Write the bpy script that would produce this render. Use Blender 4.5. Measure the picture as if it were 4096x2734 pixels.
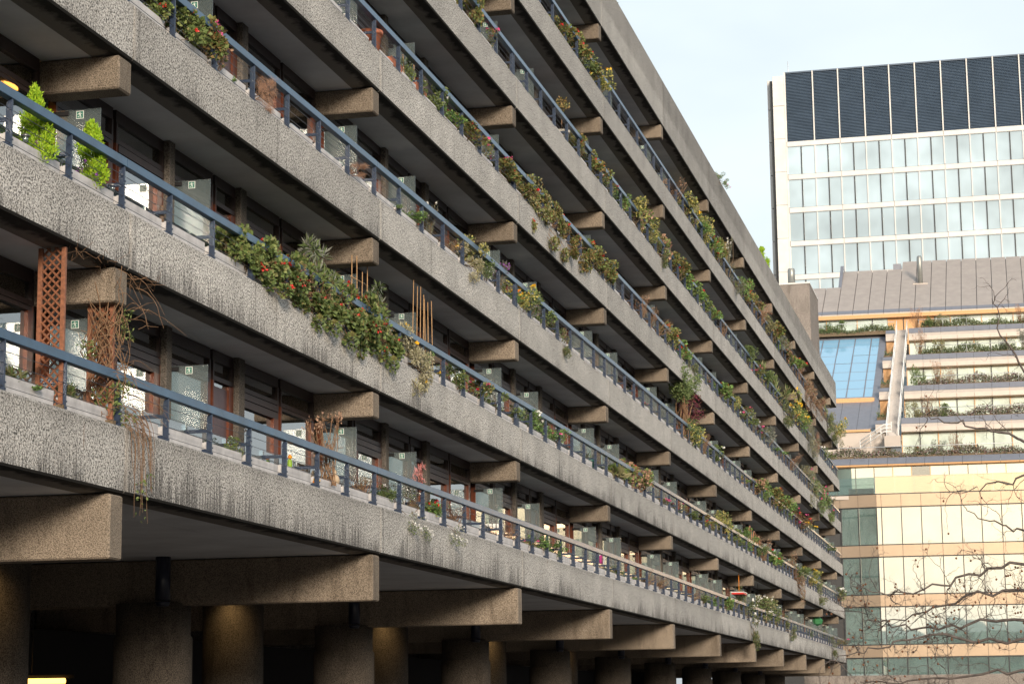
import bpy, math, random
from mathutils import Vector, Matrix
R = math.radians
random.seed(7)
scene = bpy.context.scene
for o in list(bpy.data.objects): bpy.data.objects.remove(o)
COL = scene.collection

# ------------------------------------------------------------------ camera
F_PX = 8461.16
PSI, TH, RO = R(13.19266), R(9.86391), R(-0.66843)
Fv = Vector((-math.sin(PSI)*math.cos(TH), math.cos(PSI)*math.cos(TH), math.sin(TH)))
Rv = Vector((math.cos(PSI), math.sin(PSI), 0)); Uv = Rv.cross(Fv)
R2 = Rv*math.cos(RO)+Uv*math.sin(RO); U2 = Uv*math.cos(RO)-Rv*math.sin(RO)
cd = bpy.data.cameras.new('camera'); cam = bpy.data.objects.new('camera', cd); COL.objects.link(cam)
cd.sensor_width = 36; cd.lens = F_PX*36/4096; cd.clip_start = 0.5; cd.clip_end = 5000
cam.matrix_world = Matrix(((R2.x, U2.x, -Fv.x, 10.699), (R2.y, U2.y, -Fv.y, 0), (R2.z, U2.z, -Fv.z, 1.6), (0, 0, 0, 1)))
scene.camera = cam

# ------------------------------------------------------------------ sky, sun, exposure
SUN_AZ, SUN_EL = R(-25), R(13.5)         # low warm sun behind thin cloud, behind the camera to the right
w = bpy.data.worlds.new('World'); scene.world = w; w.use_nodes = True
nt = w.node_tree; nt.nodes.clear()
out = nt.nodes.new('ShaderNodeOutputWorld'); bg = nt.nodes.new('ShaderNodeBackground')
sky = nt.nodes.new('ShaderNodeTexSky'); sky.sky_type = 'NISHITA'; sky.sun_disc = False
sky.sun_elevation = SUN_EL; sky.sun_rotation = math.pi+SUN_AZ
sky.air_density = 1.3; sky.dust_density = 5.0; sky.ozone_density = 1.0
tc = nt.nodes.new('ShaderNodeTexCoord'); mp = nt.nodes.new('ShaderNodeMapping')
mp.inputs['Scale'].default_value = (1, 1, 2.6)
nz = nt.nodes.new('ShaderNodeTexNoise'); nz.inputs['Scale'].default_value = 2.2; nz.inputs['Detail'].default_value = 5; nz.inputs['Roughness'].default_value = .55
rp = nt.nodes.new('ShaderNodeValToRGB'); rp.color_ramp.elements[0].position = .30; rp.color_ramp.elements[0].color = (.45, .45, .45, 1)
rp.color_ramp.elements[1].position = .68; rp.color_ramp.elements[1].color = (.85, .85, .85, 1)
mx = nt.nodes.new('ShaderNodeMix'); mx.data_type = 'RGBA'
VEIL = 7.4
mx.inputs['B'].default_value = (.86*VEIL, .945*VEIL, 1.0*VEIL, 1)     # thin bright cloud over the whole sky
nt.links.new(tc.outputs['Generated'], mp.inputs['Vector']); nt.links.new(mp.outputs[0], nz.inputs['Vector'])
nt.links.new(nz.outputs['Fac'], rp.inputs[0]); nt.links.new(rp.outputs[0], mx.inputs['Factor'])
nt.links.new(sky.outputs[0], mx.inputs['A']); nt.links.new(mx.outputs['Result'], bg.inputs['Color'])
bg.inputs['Strength'].default_value = .1
nt.links.new(bg.outputs[0], out.inputs[0])
sl = bpy.data.lights.new('sun', 'SUN'); so = bpy.data.objects.new('sun', sl); COL.objects.link(so)
sl.energy = 2.4; sl.angle = R(12); sl.color = (1, .87, .72)
sd = Vector((-math.sin(SUN_AZ)*math.cos(SUN_EL), -math.cos(SUN_AZ)*math.cos(SUN_EL), math.sin(SUN_EL)))
so.rotation_euler = (-sd).to_track_quat('-Z', 'Y').to_euler()
so.location = (-40, -60, 60)
vs = scene.view_settings; vs.view_transform = 'Standard'; vs.look = 'None'; vs.gamma = 1; vs.exposure = 0.74
try: vs.use_curve_mapping = False
except Exception: pass
scene.render.engine = 'CYCLES'
scene.cycles.max_bounces = 8; scene.cycles.transparent_max_bounces = 14; scene.cycles.diffuse_bounces = 4

# ------------------------------------------------------------------ helpers
def link(o, parent=None):
    COL.objects.link(o)
    if parent is not None: o.parent = parent
    return o
def tag(o, label=None, cat=None, group=None, kind=None):
    if label: o['label'] = label
    if cat: o['category'] = cat
    if group: o['group'] = group
    if kind: o['kind'] = kind
    return o
def empty(name, loc=(0, 0, 0), parent=None):
    o = bpy.data.objects.new(name, None); o.location = loc; o.empty_display_size = .2
    return link(o, parent)
def put(name, me, parent=None, loc=(0, 0, 0), rz=0, sc=1):
    o = bpy.data.objects.new(name, me); o.location = loc; o.rotation_euler[2] = rz
    o.scale = sc if isinstance(sc, (tuple, list)) else (sc, sc, sc)
    return link(o, parent)
class MB:
    def __init__(s, fn=None): s.v = []; s.f = []; s.m = []; s.fn = fn; s.smooth = []
    def add(s, vs, fs, m=0, sm=False):
        b = len(s.v); s.v += [tuple(q) for q in vs]
        for f in fs: s.f.append(tuple(b+i for i in f)); s.m.append(m); s.smooth.append(sm)
    def box(s, x0, x1, y0, y1, z0, z1, m=0, c=0):
        if x0 > x1: x0, x1 = x1, x0
        if y0 > y1: y0, y1 = y1, y0
        if z0 > z1: z0, z1 = z1, z0
        if c <= 0:
            s.add([(x0,y0,z0),(x1,y0,z0),(x1,y1,z0),(x0,y1,z0),(x0,y0,z1),(x1,y0,z1),(x1,y1,z1),(x0,y1,z1)],
                  [(3,2,1,0),(4,5,6,7),(0,1,5,4),(1,2,6,5),(2,3,7,6),(3,0,4,7)], m)
        else:   # chamfered box
            xs, ys, zs = (x0, x1), (y0, y1), (z0, z1); V = []; idx = {}
            def g(ax, a, b, cc):
                key = (ax, a, b, cc)
                if key not in idx:
                    P = [xs[a], ys[b], zs[cc]]; sg = [1-2*a, 1-2*b, 1-2*cc]
                    for k in range(3):
                        if k != ax: P[k] += sg[k]*c
                    idx[key] = len(V); V.append(tuple(P))
                return idx[key]
            Fs = []
            for a in (0, 1):
                q = [g(0,a,0,0), g(0,a,1,0), g(0,a,1,1), g(0,a,0,1)]; Fs.append(q if a else q[::-1])
                q = [g(1,0,a,0), g(1,1,a,0), g(1,1,a,1), g(1,0,a,1)]; Fs.append(q[::-1] if a else q)
                q = [g(2,0,0,a), g(2,1,0,a), g(2,1,1,a), g(2,0,1,a)]; Fs.append(q if a else q[::-1])
            for a in (0, 1):
                for b in (0, 1):
                    fl = (a+b) % 2
                    q = [g(0,a,b,0), g(1,a,b,0), g(1,a,b,1), g(0,a,b,1)]; Fs.append(q if fl == 0 else q[::-1])
                    q = [g(0,a,0,b), g(0,a,1,b), g(2,a,1,b), g(2,a,0,b)]; Fs.append(q if fl == 0 else q[::-1])
                    q = [g(1,0,a,b), g(2,0,a,b), g(2,1,a,b), g(1,1,a,b)]; Fs.append(q if fl == 0 else q[::-1])
            for a in (0, 1):
                for b in (0, 1):
                    for d in (0, 1):
                        q = [g(0,a,b,d), g(1,a,b,d), g(2,a,b,d)]; Fs.append(q if (a+b+d) % 2 else q[::-1])
            s.add(V, Fs, m)
        return s
    def prism_y(s, prof, y0, y1, m=0):      # prof: list of (x, z) counter-clockwise seen from -y
        n = len(prof)
        s.add([(x, y0, z) for x, z in prof]+[(x, y1, z) for x, z in prof],
              [tuple(range(n)), tuple(range(2*n-1, n-1, -1))]+[(i, i+n, (i+1) % n+n, (i+1) % n) for i in range(n)], m)
        return s
    def prism_x(s, prof, x0, x1, m=0):      # prof: list of (y, z)
        n = len(prof)
        s.add([(x0, y, z) for y, z in prof]+[(x1, y, z) for y, z in prof],
              [tuple(range(n-1, -1, -1)), tuple(range(n, 2*n))]+[(i, (i+1) % n, (i+1) % n+n, i+n) for i in range(n)], m)
        return s
    def tube(s, pts, rad, n=6, m=0, cap=True, sm=True):
        P = [Vector(p) for p in pts]
        rr = rad if isinstance(rad, (list, tuple)) else [rad]*len(P)
        V = []; up = None
        for i, p in enumerate(P):
            d = (P[min(i+1, len(P)-1)]-P[max(i-1, 0)])
            d = d.normalized() if d.length > 1e-9 else Vector((0, 0, 1))
            a = d.orthogonal().normalized() if up is None else (up-d*up.dot(d))
            if a.length < 1e-5: a = d.orthogonal()
            a.normalize(); up = a; b = d.cross(a)
            for k in range(n):
                t = 2*math.pi*k/n; V.append(p+(a*math.cos(t)+b*math.sin(t))*rr[i])
        Fs = [(i*n+k, i*n+(k+1) % n, (i+1)*n+(k+1) % n, (i+1)*n+k) for i in range(len(P)-1) for k in range(n)]
        if cap: Fs += [tuple(range(n-1, -1, -1)), tuple(range((len(P)-1)*n, len(P)*n))]
        s.add(V, Fs, m, sm); return s
    def lathe(s, prof, c=(0, 0, 0), n=16, m=0, sm=True):    # prof: (r, z)
        V = [(c[0]+r*math.cos(2*math.pi*k/n), c[1]+r*math.sin(2*math.pi*k/n), c[2]+z) for r, z in prof for k in range(n)]
        Fs = [(i*n+k, i*n+(k+1) % n, (i+1)*n+(k+1) % n, (i+1)*n+k) for i in range(len(prof)-1) for k in range(n)]
        Fs += [tuple(range(n-1, -1, -1)), tuple(range((len(prof)-1)*n, len(prof)*n))]
        s.add(V, Fs, m, sm); return s
    def leaf(s, p, d, nrm, ln, wd, m=0):    # folded leaf: four faces' worth in two quads
        d = d.normalized(); sd_ = d.cross(nrm)
        if sd_.length < 1e-4: sd_ = d.orthogonal()
        sd_.normalize(); up = sd_.cross(d)
        a = p; b = p+d*ln*.5+sd_*wd*.5+up*wd*.18; c = p+d*ln; e = p+d*ln*.5-sd_*wd*.5+up*wd*.18; mid = p+d*ln*.55
        s.add([a, b, c, e], [(0, 1, 2, 3)], m); return s
    def mesh(s, name, mats):
        me = bpy.data.meshes.new(name)
        V = s.v if s.fn is None else [s.fn(*q) for q in s.v]
        me.from_pydata([tuple(q) for q in V], [], s.f)
        for mt in mats: me.materials.append(mt)
        me.polygons.foreach_set('material_index', s.m); me.polygons.foreach_set('use_smooth', s.smooth)
        me.update(); return me
    def build(s, name, mats, parent=None, loc=(0, 0, 0), **kw):
        return put(name, s.mesh(name, mats if isinstance(mats, (list, tuple)) else [mats]), parent, loc, **kw)

# ------------------------------------------------------------------ materials
def newmat(name):
    m = bpy.data.materials.new(name); m.use_nodes = True; nt = m.node_tree; nt.nodes.clear()
    o = nt.nodes.new('ShaderNodeOutputMaterial'); p = nt.nodes.new('ShaderNodeBsdfPrincipled')
    nt.links.new(p.outputs[0], o.inputs[0]); return m, nt, p, o
def N(nt, t, **kw):
    n = nt.nodes.new('ShaderNode'+t)
    for k, v in kw.items():
        if k in n.inputs.keys(): n.inputs[k].default_value = v
        else: setattr(n, k, v)
    return n
def math_(nt, op, a, b=None, c=None):
    n = nt.nodes.new('ShaderNodeMath'); n.operation = op
    for i, q in enumerate((a, b, c)):
        if q is None: continue
        if isinstance(q, (int, float)): n.inputs[i].default_value = q
        else: nt.links.new(q, n.inputs[i])
    return n.outputs[0]
def mixc(nt, fac, a, b, mode='MIX'):
    n = nt.nodes.new('ShaderNodeMix'); n.data_type = 'RGBA'; n.blend_type = mode
    for k, q in (('Factor', fac), ('A', a), ('B', b)):
        if isinstance(q, (int, float)): n.inputs[k].default_value = q if k == 'Factor' else (q, q, q, 1)
        elif isinstance(q, tuple): n.inputs[k].default_value = (*q, 1)
        else: nt.links.new(q, n.inputs[k])
    return n.outputs['Result']
def ramp(nt, x, stops):
    r = nt.nodes.new('ShaderNodeValToRGB'); e = r.color_ramp.elements
    while len(e) < len(stops): e.new(.5)
    for q, (p, c) in zip(e, stops):
        q.position = p; q.color = (*c, 1) if isinstance(c, tuple) else (c, c, c, 1)
    nt.links.new(x, r.inputs[0]); return r.outputs[0]
def noise(nt, vec, scale, detail=2, rough=.5, vscale=None):
    if vscale is not None:
        mpn = nt.nodes.new('ShaderNodeMapping'); mpn.inputs['Scale'].default_value = vscale
        nt.links.new(vec, mpn.inputs['Vector']); vec = mpn.outputs[0]
    n = nt.nodes.new('ShaderNodeTexNoise'); n.inputs['Scale'].default_value = scale
    n.inputs['Detail'].default_value = detail; n.inputs['Roughness'].default_value = rough
    nt.links.new(vec, n.inputs['Vector']); return n.outputs['Fac']
def simple(name, col, rough=.6, metal=0, var=.12, vs=8, spec=.5, bump=0):
    m, nt, p, o = newmat(name)
    pos = nt.nodes.new('ShaderNodeNewGeometry').outputs['Position']
    f = noise(nt, pos, vs, 4, .6)
    lo = tuple(max(0, c*(1-var)) for c in col); hi = tuple(c*(1+var) for c in col)
    nt.links.new(ramp(nt, f, [(.3, lo), (.7, hi)]), p.inputs['Base Color'])
    p.inputs['Roughness'].default_value = rough; p.inputs['Metallic'].default_value = metal
    p.inputs['Specular IOR Level'].default_value = spec
    if bump:
        b = nt.nodes.new('ShaderNodeBump'); b.inputs['Strength'].default_value = bump; b.inputs['Distance'].default_value = .02
        nt.links.new(noise(nt, pos, vs*4, 3), b.inputs['Height']); nt.links.new(b.outputs[0], p.inputs['Normal'])
    return m
def concrete(name, dark, mid, light, stain=False, grain=38, band=False, warm=None):
    m, nt, p, o = newmat(name)
    pos = nt.nodes.new('ShaderNodeNewGeometry').outputs['Position']
    oc = nt.nodes.new('ShaderNodeTexCoord').outputs['Object']
    g1 = noise(nt, pos, grain, 3, .68)
    g2 = noise(nt, pos, grain*2.6, 2, .6)
    g = math_(nt, 'ADD', math_(nt, 'MULTIPLY', g1, .7), math_(nt, 'MULTIPLY', g2, .3))
    col = ramp(nt, g, [(.42, dark), (.478, mid), (.55, light)])
    big = noise(nt, pos, .9, 4, .6)
    col = mixc(nt, 1.0, col, ramp(nt, big, [(.3, .80), (.7, 1.12)]), 'MULTIPLY')
    if stain:
        at = nt.nodes.new('ShaderNodeAttribute'); at.attribute_type = 'OBJECT'; at.attribute_name = 'stain'
        st = at.outputs['Fac']
        sx = nt.nodes.new('ShaderNodeSeparateXYZ'); nt.links.new(oc, sx.inputs[0]); z = sx.outputs['Z']
        n1 = noise(nt, pos, 1, 2, .9, vscale=(0, 27.0, .08))        # thin vertical runs
        n2 = noise(nt, pos, 1, 3, .6, vscale=(0, .62, .12))         # where runs gather
        n6 = noise(nt, pos, 1, 2, .5, vscale=(0, 3.0, .15))
        gat = nt.nodes.new('ShaderNodeMapRange'); nt.links.new(n2, gat.inputs[0]); gat.inputs[1].default_value = .30; gat.inputs[2].default_value = .66
        gat.inputs[3].default_value = .20; gat.inputs[4].default_value = 1.15
        h = math_(nt, 'ADD', math_(nt, 'MULTIPLY', math_(nt, 'SUBTRACT', n1, .36), 3.3), math_(nt, 'MULTIPLY', n6, .45))
        h = math_(nt, 'SUBTRACT', math_(nt, 'MULTIPLY', math_(nt, 'MULTIPLY', h, st), math_(nt, 'MULTIPLY', gat.outputs[0], .72)), .20)
        mr = nt.nodes.new('ShaderNodeMapRange'); mr.interpolation_type = 'SMOOTHSTEP'
        nt.links.new(math_(nt, 'SUBTRACT', h, z), mr.inputs[0])
        mr.inputs[1].default_value = -.10; mr.inputs[2].default_value = .14
        dirt = math_(nt, 'MULTIPLY', mr.outputs[0], math_(nt, 'MINIMUM', math_(nt, 'MULTIPLY', st, .95), .82))
        col = mixc(nt, dirt, col, mixc(nt, 1.0, col, (.25, .247, .25), 'MULTIPLY'))
        # pale lime and dark seam at each casting joint, tone differs per casting
        ys = sx.outputs['Y']; wob = math_(nt, 'MULTIPLY', math_(nt, 'SUBTRACT', noise(nt, pos, 6, 3, .7), .5), .10)
        jn = nt.nodes.new('ShaderNodeMapRange'); nt.links.new(math_(nt, 'ABSOLUTE', math_(nt, 'ADD', math_(nt, 'SUBTRACT', ys, .05), wob)), jn.inputs[0]); jn.inputs[1].default_value = .055; jn.inputs[2].default_value = .0
        col = mixc(nt, math_(nt, 'MULTIPLY', jn.outputs[0], .55), col, (.52, .47, .42))
        jd = nt.nodes.new('ShaderNodeMapRange'); nt.links.new(math_(nt, 'ABSOLUTE', math_(nt, 'ADD', math_(nt, 'SUBTRACT', ys, .17), math_(nt, 'MULTIPLY', wob, 1.3))), jd.inputs[0]); jd.inputs[1].default_value = .06; jd.inputs[2].default_value = .0
        col = mixc(nt, math_(nt, 'MULTIPLY', jd.outputs[0], .6), col, mixc(nt, 1.0, col, (.34, .33, .33), 'MULTIPLY'))
        run = nt.nodes.new('ShaderNodeMapRange'); nt.links.new(noise(nt, pos, 1, 1, .4, vscale=(0, 5.5, .06)), run.inputs[0]); run.inputs[1].default_value = .70; run.inputs[2].default_value = .76
        col = mixc(nt, math_(nt, 'MULTIPLY', run.outputs[0], .5), col, mixc(nt, 1.0, col, (.40, .39, .38), 'MULTIPLY'))
        rus = nt.nodes.new('ShaderNodeMapRange'); nt.links.new(noise(nt, pos, 1, 1, .4, vscale=(0, 13.0, .9)), rus.inputs[0]); rus.inputs[1].default_value = .80; rus.inputs[2].default_value = .84
        col = mixc(nt, math_(nt, 'MULTIPLY', rus.outputs[0], .7), col, (.20, .10, .05))
        a2 = nt.nodes.new('ShaderNodeAttribute'); a2.attribute_type = 'OBJECT'; a2.attribute_name = 'tone'
        tv = nt.nodes.new('ShaderNodeCombineXYZ')
        for q_ in range(3): nt.links.new(a2.outputs['Fac'], tv.inputs[q_])
        col = mixc(nt, 1.0, col, tv.outputs[0], 'MULTIPLY')
        # grime along the top edge and single long runs from it
        mt = nt.nodes.new('ShaderNodeMapRange'); mt.interpolation_type = 'SMOOTHSTEP'
        n3 = noise(nt, pos, 1, 3, .8, vscale=(0, 14.0, .25))
        tz = math_(nt, 'ADD', z, math_(nt, 'MULTIPLY', math_(nt, 'SUBTRACT', n3, .5), .55))
        nt.links.new(tz, mt.inputs[0]); mt.inputs[1].default_value = .62; mt.inputs[2].default_value = .84
        col = mixc(nt, math_(nt, 'MULTIPLY', mt.outputs[0], .45), col, mixc(nt, 1.0, col, (.42, .41, .40), 'MULTIPLY'))
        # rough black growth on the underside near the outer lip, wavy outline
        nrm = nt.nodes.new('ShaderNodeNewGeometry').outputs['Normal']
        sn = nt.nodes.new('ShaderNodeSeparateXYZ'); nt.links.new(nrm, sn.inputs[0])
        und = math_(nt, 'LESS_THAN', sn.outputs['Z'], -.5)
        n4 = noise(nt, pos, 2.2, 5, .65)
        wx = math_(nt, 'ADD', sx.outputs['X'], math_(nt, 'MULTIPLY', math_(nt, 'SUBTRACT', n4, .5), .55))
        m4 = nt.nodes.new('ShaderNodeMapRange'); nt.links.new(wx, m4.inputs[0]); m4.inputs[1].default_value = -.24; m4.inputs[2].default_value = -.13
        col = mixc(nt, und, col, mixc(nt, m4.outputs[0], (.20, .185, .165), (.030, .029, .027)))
    if not stain:
        oi = nt.nodes.new('ShaderNodeObjectInfo').outputs['Random']
        col = mixc(nt, 1.0, col, ramp(nt, oi, [(0, .78), (1, 1.14)]), 'MULTIPLY')
        wst = noise(nt, pos, 1, 4, .7, vscale=(2.5, 2.5, .5))
        col = mixc(nt, ramp(nt, wst, [(.52, 0.0), (.70, .65)]), col, mixc(nt, 1.0, col, (.45, .43, .41), 'MULTIPLY'))
    if warm:
        n5 = noise(nt, pos, 3.5, 4, .7)
        col = mixc(nt, ramp(nt, n5, [(.45, 0.0), (.75, .6)]), col, mixc(nt, 1.0, col, warm, 'MULTIPLY'))
    nt.links.new(col, p.inputs['Base Color']); p.inputs['Roughness'].default_value = .92
    p.inputs['Specular IOR Level'].default_value = .25
    b = nt.nodes.new('ShaderNodeBump'); b.inputs['Strength'].default_value = .55; b.inputs['Distance'].default_value = .02
    nt.links.new(g, b.inputs['Height']); nt.links.new(b.outputs[0], p.inputs['Normal'])
    return m
def glassmix(name, tint, diff, gloss, trans, rough=.02, bump=0, bscale=30, transl=0, base=0.0, gcol=(1, 1, 1), vary=0):
    # pane: part see-through, part tinted body, part mirror; amounts grow with the viewing angle (Fresnel)
    m = bpy.data.materials.new(name); m.use_nodes = True; nt = m.node_tree; nt.nodes.clear()
    o = nt.nodes.new('ShaderNodeOutputMaterial')
    d = nt.nodes.new('ShaderNodeBsdfDiffuse'); d.inputs[0].default_value = (*diff, 1)
    if vary:  # noise in the body colour paints cloud-like reflections
        vp = nt.nodes.new('ShaderNodeNewGeometry').outputs['Position']
        nt.links.new(ramp(nt, noise(nt, vp, vary, 3, .6), [(.35, tuple(c*.74 for c in diff)), (.65, tuple(min(.85, c*1.22) for c in diff))]), d.inputs[0])
    body = d.outputs[0]
    if transl:
        t = nt.nodes.new('ShaderNodeBsdfTranslucent'); t.inputs[0].default_value = (*diff, 1)
        q = nt.nodes.new('ShaderNodeMixShader'); q.inputs[0].default_value = transl
        nt.links.new(body, q.inputs[1]); nt.links.new(t.outputs[0], q.inputs[2]); body = q.outputs[0]
    tr = nt.nodes.new('ShaderNodeBsdfTransparent'); tr.inputs[0].default_value = (*tint, 1)
    a = nt.nodes.new('ShaderNodeMixShader'); a.inputs[0].default_value = trans
    nt.links.new(body, a.inputs[1]); nt.links.new(tr.outputs[0], a.inputs[2])
    g = nt.nodes.new('ShaderNodeBsdfGlossy'); g.inputs['Roughness'].default_value = rough; g.inputs['Color'].default_value = (*gcol, 1)
    fr = nt.nodes.new('ShaderNodeLayerWeight'); fr.inputs['Blend'].default_value = gloss
    if bump:
        pos = nt.nodes.new('ShaderNodeNewGeometry').outputs['Position']
        b = nt.nodes.new('ShaderNodeBump'); b.inputs['Strength'].default_value = bump; b.inputs['Distance'].default_value = .01
        nt.links.new(noise(nt, pos, bscale, 2), b.inputs['Height'])
        nt.links.new(b.outputs[0], g.inputs['Normal']); nt.links.new(b.outputs[0], d.inputs['Normal'])
    f = nt.nodes.new('ShaderNodeMixShader'); nt.links.new(math_(nt, 'ADD', math_(nt, 'MULTIPLY', fr.outputs['Fresnel'], 1-base), base), f.inputs[0])
    nt.links.new(a.outputs[0], f.inputs[1]); nt.links.new(g.outputs[0], f.inputs[2]); nt.links.new(f.outputs[0], o.inputs[0])
    return m
def leafmat(name, cols, rough=.55, trans=.25):
    m, nt, p, o = newmat(name)
    ri = nt.nodes.new('ShaderNodeNewGeometry').outputs['Random Per Island']
    col = ramp(nt, ri, [(i/(max(1, len(cols)-1)), c) for i, c in enumerate(cols)])
    nt.links.new(col, p.inputs['Base Color']); p.inputs['Roughness'].default_value = rough
    p.inputs['Specular IOR Level'].default_value = .3
    t = nt.nodes.new('ShaderNodeBsdfTranslucent'); nt.links.new(col, t.inputs[0])
    q = nt.nodes.new('ShaderNodeMixShader'); q.inputs[0].default_value = trans
    nt.links.new(p.outputs[0], q.inputs[1]); nt.links.new(t.outputs[0], q.inputs[2]); nt.links.new(q.outputs[0], o.inputs[0])
    return m
def emit(name, col, st):
    m = bpy.data.materials.new(name); m.use_nodes = True; nt = m.node_tree; nt.nodes.clear()
    o = nt.nodes.new('ShaderNodeOutputMaterial'); e = nt.nodes.new('ShaderNodeEmission')
    e.inputs[0].default_value = (*col, 1); e.inputs[1].default_value = st; nt.links.new(e.outputs[0], o.inputs[0]); return m

M = {}
M['edge'] = concrete('hammered_concrete', (.045, .043, .041), (.35, .335, .312), (.74, .715, .68), stain=True, grain=37)
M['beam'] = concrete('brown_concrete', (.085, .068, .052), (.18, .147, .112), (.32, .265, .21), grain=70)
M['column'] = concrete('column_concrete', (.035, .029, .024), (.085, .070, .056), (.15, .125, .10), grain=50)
M['wallc'] = concrete('wall_concrete', (.12, .105, .095), (.25, .22, .20), (.38, .34, .31), grain=22)
M['mull'] = concrete('mullion_concrete', (.05, .042, .036), (.115, .10, .085), (.18, .16, .14), grain=45)
M['soffit'] = simple('soffit_paint', (.64, .66, .69), .85, var=.14, vs=.9)
M['rail'] = simple('blue_rail_paint', (.030, .080, .150), .30, var=.28, vs=2.5, spec=.55, bump=.06)
M['post'] = simple('navy_post_paint', (.025, .04, .075), .38, var=.15, vs=20, spec=.5)
M['wire'] = simple('steel_wire', (.07, .07, .08), .4, metal=.6)
M['planter'] = simple('pale_trough', (.55, .54, .55), .8, var=.18, vs=5, bump=.15)
M['timber'] = simple('red_timber', (.105, .028, .012), .42, var=.35, vs=10, spec=.35)
M['timberd'] = simple('dark_timber', (.030, .017, .016), .5, var=.3, vs=10)
M['doorp'] = simple('plum_door', (.085, .05, .055), .45, var=.2)
M['inner'] = simple('interior_wall', (.10, .085, .07), .9, var=.3, vs=1)
M['curtainw'] = simple('pale_curtain', (.42, .40, .36), .9, var=.25, vs=6)
M['curtainb'] = simple('brown_curtain', (.20, .15, .10), .9, var=.3, vs=6)
M['pane'] = glassmix('window_glass', (.75, .80, .80), (.01, .012, .012), .33, .92, base=.26)
M['part'] = glassmix('rolled_glass', (.80, .88, .88), (.38, .44, .45), .20, .72, rough=.14, bump=.22, bscale=45, transl=.6, base=.05)
M['balu'] = glassmix('balustrade_glass', (.80, .93, .92), (.30, .40, .42), .28, .80, base=.24)
M['sgn'] = simple('sign_green', (.02, .16, .12), .4, var=.02)
M['sgw'] = simple('sign_white', (.78, .82, .78), .4, var=.02)
M['metal'] = simple('grey_metal', (.28, .29, .30), .35, metal=.8)
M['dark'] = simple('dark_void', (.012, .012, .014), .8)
M['pipe'] = simple('blue_black_pipe', (.012, .016, .035), .3, spec=.6)
M['terra'] = simple('terracotta', (.42, .14, .075), .8, var=.2)
M['white'] = simple('white_paint', (.75, .75, .74), .5, var=.05)
M['lattice'] = simple('lattice_timber', (.23, .092, .048), .6, var=.35, vs=25)
M['cane'] = simple('bamboo_cane', (.45, .27, .13), .55, var=.25, vs=30)
M['twig'] = simple('dry_twig', (.23, .135, .075), .8, var=.4, vs=30)
M['stem'] = simple('woody_stem', (.14, .10, .06), .8, var=.4, vs=30)
M['ground'] = simple('brick_paving', (.055, .048, .044), .85, var=.25, vs=3)
M['red'] = simple('red_petal', (.55, .025, .02), .5, var=.25); M['pink'] = simple('pink_petal', (.70, .10, .28), .5, var=.3)
M['whitep'] = simple('white_petal', (.82, .82, .80), .5, var=.05); M['yel'] = simple('yellow_petal', (.80, .50, .03), .5, var=.25)
M['oran'] = simple('orange_petal', (.80, .25, .01), .5, var=.25); M['purp'] = simple('purple_petal', (.28, .09, .40), .5, var=.3)
M['l_ger'] = leafmat('geranium_leaf', [(0.073, 0.106, 0.034), (0.133, 0.196, 0.057), (0.207, 0.280, 0.089), (0.275, 0.316, 0.113), (0.102, 0.147, 0.049), (0.334, 0.289, 0.121)])
M['l_gerb'] = leafmat('browning_leaf', [(.20, .14, .05), (.30, .19, .08), (.17, .19, .06), (.34, .25, .10), (.16, .11, .05), (.22, .23, .07)])
M['l_bush'] = leafmat('bush_leaf', [(0.086, 0.131, 0.045), (0.142, 0.202, 0.069), (0.195, 0.251, 0.101), (0.113, 0.155, 0.061)])
M['l_olive'] = leafmat('olive_leaf', [(0.147, 0.158, 0.075), (0.251, 0.244, 0.127), (0.353, 0.320, 0.177), (0.186, 0.183, 0.103)])
M['l_var'] = leafmat('variegated_leaf', [(0.305, 0.294, 0.193), (0.513, 0.469, 0.342), (0.408, 0.382, 0.234), (0.225, 0.220, 0.122)])
M['l_grey'] = leafmat('grey_leaf', [(0.164, 0.182, 0.147), (0.243, 0.257, 0.218), (0.310, 0.319, 0.275), (0.149, 0.159, 0.120)])
M['l_con'] = leafmat('conifer_leaf', [(0.189, 0.362, 0.022), (0.319, 0.522, 0.029), (0.478, 0.620, 0.043), (0.246, 0.435, 0.029)])
M['l_bright'] = leafmat('bright_leaf', [(0.112, 0.234, 0.060), (0.186, 0.352, 0.091), (0.250, 0.403, 0.125), (0.138, 0.259, 0.076)])
M['l_dry'] = leafmat('dry_leaf', [(0.310, 0.180, 0.122), (0.437, 0.268, 0.175), (0.542, 0.356, 0.261), (0.235, 0.129, 0.087)])
M['l_yel'] = leafmat('yellow_leaf', [(0.479, 0.417, 0.130), (0.569, 0.514, 0.160), (0.381, 0.366, 0.128), (0.566, 0.491, 0.157)])
M['l_wine'] = leafmat('wine_leaf', [(.14, .03, .05), (.22, .05, .08), (.11, .03, .04), (.16, .12, .05)])
M['l_pink'] = leafmat('pink_leaf', [(0.620, 0.174, 0.174), (0.620, 0.362, 0.362), (0.507, 0.116, 0.087)])
M['l_sed'] = leafmat('sedum_leaf', [(0.110, 0.133, 0.069), (0.176, 0.194, 0.104), (0.301, 0.261, 0.222), (0.442, 0.363, 0.369), (0.138, 0.168, 0.086), (0.229, 0.084, 0.093)])
M['l_grn'] = leafmat('terrace_leaf', [(0.098, 0.132, 0.056), (0.152, 0.192, 0.090), (0.217, 0.242, 0.135), (0.123, 0.145, 0.082)])
M['bark'] = simple('plane_bark', (.10, .082, .075), .85, var=.4, vs=12)
M['ball'] = simple('seed_ball', (.16, .07, .035), .9, var=.3, vs=30)
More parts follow.
